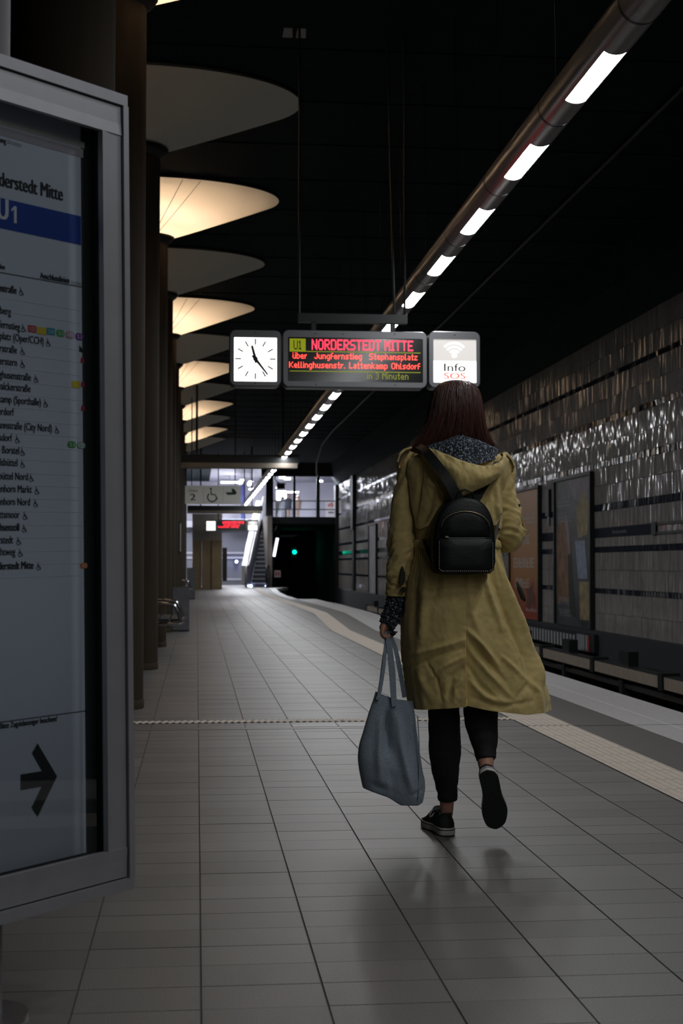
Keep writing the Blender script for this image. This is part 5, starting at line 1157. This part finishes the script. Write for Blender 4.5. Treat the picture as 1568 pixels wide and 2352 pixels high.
# ---- leggings
def legging(path): return sleeve(path, 3., None, 'legging', M_LEG, woman, n=28, sub=8)
legging([(1018, 1560, .0, 40), (1018, 1615, .0, 36), (1020, 1660, .005, 37), (1021, 1710, .012, 37.5), (1022, 1750, .02, 34), (1025, 1795, .05, 27.5), (1027, 1822, .062, 23.5), (1027.5, 1836, .068, 22.5), (1027.5, 1837, .068, 18)])
legging([(1100, 1560, .0, 42), (1102, 1612, -.03, 40), (1105, 1655, -.065, 38.5), (1110, 1690, -.095, 33), (1114, 1720, -.125, 26), (1115.5, 1742, -.15, 22), (1116, 1745, -.152, 18)])
# ---- shoes
def shoe(O, fy, up, label=None, lace=True):
    """fy: heel-to-toe direction, up: sole-to-ankle direction; O: middle of the heel's rear end on the sole"""
    fy = Vector(fy).normalized(); up = Vector(up); up = (up - fy * up.dot(fy)).normalized(); rx = fy.cross(up); O = Vector(O)
    def q(x, y, z): return tuple(O + rx * x + fy * y + up * z)
    Ls = .262
    outl = []
    for a in np.linspace(0, 2 * math.pi, 44, endpoint=False):
        y = .5 - .5 * math.cos(a); wdt = float(sm([0, .04, .15, .4, .7, .9, .97, 1], [.001, .024, .034, .033, .046, .036, .020, .001], y)); outl.append((math.copysign(wdt, math.sin(a)) + .006 * math.sin(math.pi * y), y * Ls))
    outl = np.array(outl)
    root = B()
    def band(z0, z1, g): return [[q(x * g, (y - Ls / 2) * (1 + (g - 1) * .4) + Ls / 2, z) for x, y in outl] for z in (z0, z1)]
    # upper
    rows = []
    prof = [(.024, .985, 0), (.045, .97, .0), (.060, .88, .02), (.072, .72, .06)]
    for z, g, _ in prof:
        row = []
        for x, y in outl:
            f_ = y / Ls; zz = z if f_ < .45 else z * (1 - .55 * min(1, (f_ - .45) / .45)) + .008 * min(1, (f_ - .45) / .45)
            row.append(q(x * g, Ls * .5 + (y - Ls * .5) * (g if f_ > .5 else (1 - (1 - g) * .45)), max(zz, .022)))
        rows.append(row)
    # collar
    col = []
    for x, y in outl:
        f_ = y / Ls; col.append(q(x * .66, .012 + f_ * .105, .088 - .014 * math.sin(math.pi * min(1, f_ * 1.3)) + .012 * f_))
    rows.append(col); inn_ = [q(x * .52, .02 + (y / Ls) * .09, .075) for x, y in outl]; rows.append(inn_)
    root.grid(rows, cv=True); root.f.append(tuple((len(rows) - 1) * 44 + j for j in range(44)))
    up_ = root.obj('shoe', M_CANV, woman, smooth=True)
    if label: up_['label'] = label
    b = B(); b.grid(band(.004, .030, 1.04) + [[q(x * .98, y, .031) for x, y in outl]], cv=True); b.obj('sole_band', M_RUBW, up_, smooth='auto')
    b = B(); b.grid(band(.0215, .0245, 1.05), cv=True); b.obj('foxing_stripe', M_INK, up_)
    b = B(); vs = [q(x * 1.0, y, 0.0) for x, y in outl] + [q(x * 1.035, y, .005) for x, y in outl]; b.add(vs, [tuple(range(44))] + [(j, (j + 1) % 44, 44 + (j + 1) % 44, 44 + j) for j in range(44)]); b.obj('outsole', M_RUBD, up_)
    b = B(); b.grid([[q(x * 1.055, y, z) for x, y in outl[[40, 41, 42, 43, 0, 1, 2, 3, 4]]] for z in (.007, .024)]); b.obj('heel_patch', M_RUBW, up_)
    if lace:
        b = B()
        for i in range(4): b.tube([q(-.022, .10 + i * .022, .083 - i * .008), q(0, .105 + i * .022, .09 - i * .008), q(.022, .10 + i * .022, .083 - i * .008)], .0028, 5)
        b.tube([q(-.02, .098, .088), q(-.038, .085, .088), q(-.052, .07, .076), (q(-.054, .066, .066)), q(-.043, .075, .066), q(-.025, .092, .08)], .003, 6)
        b.obj('shoelace', M_LACE, up_, smooth=True)
    return up_
lh = at_z(1030, 1922, 0)
shoe((lh[0], lh[1], .001), (-.16, 1, 0), (0, 0, 1), 'black canvas shoe planted flat on the floor')
hp = Vector(W(1119, 1777, -.235)); tp = Vector(W(1140, 1908, -.13))
shoe(hp + (hp - tp).normalized() * .012, tp - hp, (.10, 1, .35), 'black canvas shoe lifted behind, dark sole facing back', lace=False)

# ================================================================== BACKPACK
M_LEATH = mat('black_leather', (.003, .004, .0045), .5, bump=.12, bscale=140, spec=.3)
M_ZIP = mat('brass_zip', (.30, .25, .16), .35, metal=.9); M_STITCH = mat('white_stitch', (.55, .55, .52), .7)
BY = -.235
pk = thing('backpack', (W(1042, 1318, BY)[0], WY + BY, W(1042, 1318, BY)[2]), 'small black leather backpack worn on the woman\'s back', 'backpack')
ol = [(979, 1312), (974, 1300), (972, 1270), (973, 1235), (977, 1208), (985, 1184), (997, 1165), (1013, 1153), (1032, 1147), (1052, 1147), (1070, 1152), (1086, 1163), (1098, 1180), (1106, 1203), (1110, 1235), (1111, 1270), (1109, 1300), (1104, 1313), (1092, 1318), (1042, 1320), (992, 1318)]
ol2 = []
for i in range(len(ol)):
    p0, p1, p2, p3 = (np.array(ol[(i + k) % len(ol)], float) for k in (-1, 0, 1, 2))
    for t in (0, .25, .5, .75): ol2.append(.5 * (2 * p1 + (p2 - p0) * t + (2 * p0 - 5 * p1 + 4 * p2 - p3) * t * t + (3 * p1 - p0 - 3 * p2 + p3) * t ** 3))
ol2 = np.array(ol2); oc = np.array((1042., 1240.))
def pring(g, dy): return [W(*(oc + (p - oc) * g), 0) * (1, 0, 1) + np.array((0, WY + dy, 0)) for p in ol2]
b = B(); rg = [pring(.90, -.125), pring(1.0, -.14), pring(1.0, BY + .035), pring(.985, BY + .015), pring(.95, BY + .004), pring(.88, BY - .001), pring(.5, BY - .008), pring(.02, BY - .010)]
b.grid(np.array(rg), cv=True); bd = b.obj('body', M_LEATH, pk, smooth=True)
# raised dome panel and lower pocket
def arch(u0, u1, v0, v1, n=16): return [(u0, v1)] + [((u0 + u1) / 2 - (u1 - u0) / 2 * math.cos(a), v0 + (v1 - v0) * .62 - (v1 - v0) * .62 * math.sin(a)) for a in np.linspace(0, math.pi, n)] + [(u1, v1)]
def panel(name, poly, dy0, dy1, m, par):
    pc = np.mean(poly, 0); b = B(); g = []
    for k, dd in ((1.0, dy0), (1.0, dy1 + .004), (.975, dy1), (.5, dy1 - .003), (.02, dy1 - .004)): g.append([W(*(pc + (np.array(p) - pc) * k), 0) * (1, 0, 1) + np.array((0, WY + dd, 0)) for p in poly])
    b.grid(np.array(g), cv=True); return b.obj(name, m, par, smooth=True)
panel('dome_panel', arch(986, 1096, 1178, 1238), BY + .01, BY - .010, M_LEATH, pk)
pkt = [(984 + 6, 1312)] + [(981, 1304), (981, 1242), (1098, 1242), (1101, 1304), (1094, 1312)]
pf = panel('pocket', [(u, v) for u, v in [(990, 1313), (982, 1306), (980, 1290), (981, 1260), (982, 1240), (1010, 1239), (1042, 1239), (1075, 1239), (1099, 1241), (1102, 1262), (1103, 1290), (1101, 1306), (1093, 1313), (1060, 1314), (1020, 1314)]], BY + .01, BY - .020, M_LEATH, pk)
def on(u, v, dy): return tuple(W(u, v, 0) * (1, 0, 1) + np.array((0, WY + dy, 0)))
zp = arch(988, 1094, 1180, 1236, 22)[1:-1]
B().tube([on(u, v, BY - .013) for u, v in zp], .0018, 5).obj('zip', M_ZIP, pk, smooth=True)
B().tube([on(u, 1238.5, BY - .018) for u in np.linspace(990, 1094, 8)], .0015, 5).obj('pocket_zip', mat('dark_zip', (.12, .12, .12), .35, metal=.9), pk, smooth=True)
b = B(); b.box(0, .012, 0, .003, -.003, .003); q = on(996, 1236, BY - .022); b.v = [tuple(np.array(v) + q) for v in b.v]; b.obj('zip_pull', M_ZIP, pk)
# stitches, dash by dash
sp = [(982.5, 1246 + k * 4.2) for k in range(14)] + [(983 + 7 * (1 - math.cos(a)), 1303 + 7.5 * math.sin(a)) for a in np.linspace(.3, 1.4, 3)] + [(992 + k * 4.6, 1310.8) for k in range(22)] + [(1093 + 7 * math.sin(a), 1303 + 7.5 * math.cos(a)) for a in np.linspace(.3, 1.3, 3)] + [(1100, 1300 - k * 4.2) for k in range(13)]
b = B()
for i, (u, v) in enumerate(sp):
    a = np.array(sp[min(i + 1, len(sp) - 1)]) - np.array(sp[max(i - 1, 0)]); a = a / (np.linalg.norm(a) + 1e-9) * 1.1
    b.tube([on(u - a[0], v - a[1], BY - .0215), on(u + a[0], v + a[1], BY - .0215)], .0009, 4)
b.obj('stitching', M_STITCH, pk, kind='stuff')
def ribbon(name, pts, wpx, m, par, th_=.004):      # pts (u, v, dy)
    n_ = len(pts); g = []
    for i, (u, v, d) in enumerate(pts):
        a = np.array(pts[min(i + 1, n_ - 1)][:2]) - np.array(pts[max(i - 1, 0)][:2]); a = a / np.linalg.norm(a); nr = np.array((-a[1], a[0])) * (wpx[i] if hasattr(wpx, '__len__') else wpx) / 2
        L_, R_ = np.array(on(u - nr[0], v - nr[1], d)), np.array(on(u + nr[0], v + nr[1], d)); k = np.array((0, th_, 0)); g.append([L_, R_, R_ + k, L_ + k])
    b = B(); b.grid(np.array(g), cv=True); b.f += [(0, 1, 2, 3), tuple(len(b.v) - 4 + j for j in (3, 2, 1, 0))]; return b.obj(name, m, par, smooth='auto')
ribbon('shoulder_strap', [(955, 1026, -.05), (962, 1036, -.12), (975, 1060, -.175), (992, 1090, -.215), (1010, 1122, -.235), (1030, 1156, -.22)], [16, 19, 20, 21, 23, 26], M_LEATH, pk)
ribbon('shoulder_strap', [(1126, 1060, -.10), (1106, 1098, -.145), (1086, 1128, -.155), (1064, 1158, -.205)], [20, 21, 22, 24], M_LEATH, pk)
B().tube([on(u, v, d) for u, v, d in ((1022, 1152, -.22), (1026, 1138, -.225), (1042, 1131, -.225), (1058, 1138, -.225), (1062, 1152, -.22))], .006, 8, flat=.5).obj('carry_handle', M_LEATH, pk, smooth=True)
ribbon('lower_strap', [(1106, 1296, -.20), (1112, 1268, -.165), (1120, 1240, -.13), (1128, 1210, -.11), (1138, 1180, -.09)], 6, M_LEATH, pk)
ribbon('lower_strap', [(978, 1296, -.20), (970, 1272, -.15), (962, 1240, -.12)], 8, M_LEATH, pk)
q = on(1113, 1262, -.172); b = B(); b.tube([tuple(np.array(q) + (-.006, 0, -.008)), tuple(np.array(q) + (.006, 0, .008))], .003, 6); b.obj('buckle', M_STEEL, pk)
ribbon('strap_tail', [(1110, 1270, -.19), (1111, 1290, -.19), (1107, 1310, -.19)], 6, M_LEATH, pk)

# ================================================================== TOTE BAG
M_FELT = mat('grey_blue_felt', (.215, .265, .315), .9, var=.18, vscale=160, bump=.25, bscale=260, sheen=.2)
TYd = -.07
tote = thing('tote_bag', (W(892, 1838, TYd)[0], WY + TYd, W(892, 1838, TYd)[2]), 'grey blue felt tote bag hanging from the woman\'s left hand', 'bag')
BR = np.array([(0, 857, 941, .016), (.1, 851, 945, .024), (.25, 841, 949, .034), (.45, 829, 955, .046), (.62, 819, 961, .056), (.72, 817, 964, .060), (.84, 820, 968, .060), (.93, 824, 969, .054), (1., 828, 966, .044)])
TF = [([(884, 1625), (879, 1670), (882, 1720)], 9, -.022), ([(905, 1640), (910, 1700), (925, 1770), (935, 1805)], 12, .016), ([(866, 1650), (860, 1720), (862, 1780)], 10, .010), ([(930, 1640), (935, 1720)], 10, -.004), ([(890, 1760), (892, 1815)], 8, -.006), ([(935, 1815), (965, 1800)], 5, -.006), ([(845, 1790), (880, 1805)], 8, -.005)]
NB = 120; rows = []
for s in np.linspace(0, 1, 70):
    L_, R_, D_ = (float(sm(BR[:, 0], BR[:, c], s)) for c in (1, 2, 3)); row = []
    for j in range(NB):
        a = 2 * math.pi * j / NB; c = math.cos(a); x = math.copysign(abs(c) ** .75, c); u = (L_ + R_) / 2 + (R_ - L_) / 2 * x
        vt = 1583 + (u - 855) * .27 + (6 * math.sin((u - 855) / 86 * math.pi)); vb = float(np.interp(u, [822, 850, 880, 905, 918, 950, 962, 970], [1800, 1810, 1820, 1834, 1839, 1840, 1834, 1812]))
        v = vt + (vb - vt) * s; sy = math.sin(a); d = D_ * math.copysign(abs(sy) ** .8, sy)
        if sy < 0: d -= float(folds(np.array(u), np.array(v), TF)) * (1 - abs(c) ** 4) * min(1, s * 6)
        p = W(u, v, 0) * (1, 0, 1) + np.array((0, WY + TYd + d, 0)); row.append(p)
    rows.append(row)
R_ = np.array(rows); ctr = R_[-1].mean(0); b = B()
last = R_[-1].copy(); last2 = ctr + (last - ctr) * (.75, .6, 1); last3 = ctr + (last - ctr) * (.75, .02, 1)
b.grid(np.concatenate([R_, [last2 + np.array((0, 0, -.002))], [last3 + np.array((0, 0, -.002))]]), cv=True)
inn2 = R_[0].copy(); cc = inn2.mean(0); inn2[:, 1] = cc[1] + (inn2[:, 1] - cc[1]) * .6; inn3 = inn2.copy(); inn3[:, 2] -= .25
b.grid(np.stack([R_[0], inn2, inn3]), cv=True)
b.obj('body', M_FELT, tote, smooth=True)
ribbon('strap', [(897, 1616, -.105), (895, 1590, -.103), (893, 1540, -.095), (890, 1495, -.070), (889, 1474, -.045), (889, 1463, .0), (889, 1452, .02)], [12, 13, 14.5, 14, 13, 11, 10], M_FELT, tote, .005)
ribbon('strap', [(859, 1602, -.098), (866, 1580, -.098), (874, 1530, -.09), (880, 1490, -.06), (884, 1470, -.03), (886, 1446, .0)], [8, 7, 8, 8, 7, 7], M_FELT, tote, .005)
ribbon('strap', [(926, 1600, -.035), (921, 1570, -.035), (912, 1520, -.035), (905, 1485, -.025), (898, 1464, -.005), (892, 1442, .005)], [10, 10, 10.5, 10, 9, 9], M_FELT, tote, .005)
ribbon('strap', [(866, 1594, -.05), (872, 1560, -.045), (880, 1500, -.04), (888, 1462, -.04)], [8, 8, 8, 7], M_FELT, tote, .005)
B().tube([on(u, v, TYd - .046) for u, v in ((948, 1640), (951, 1690), (952, 1740), (951, 1800), (948, 1826))], .0022, 5).obj('seam', M_FELT, tote, smooth=True)
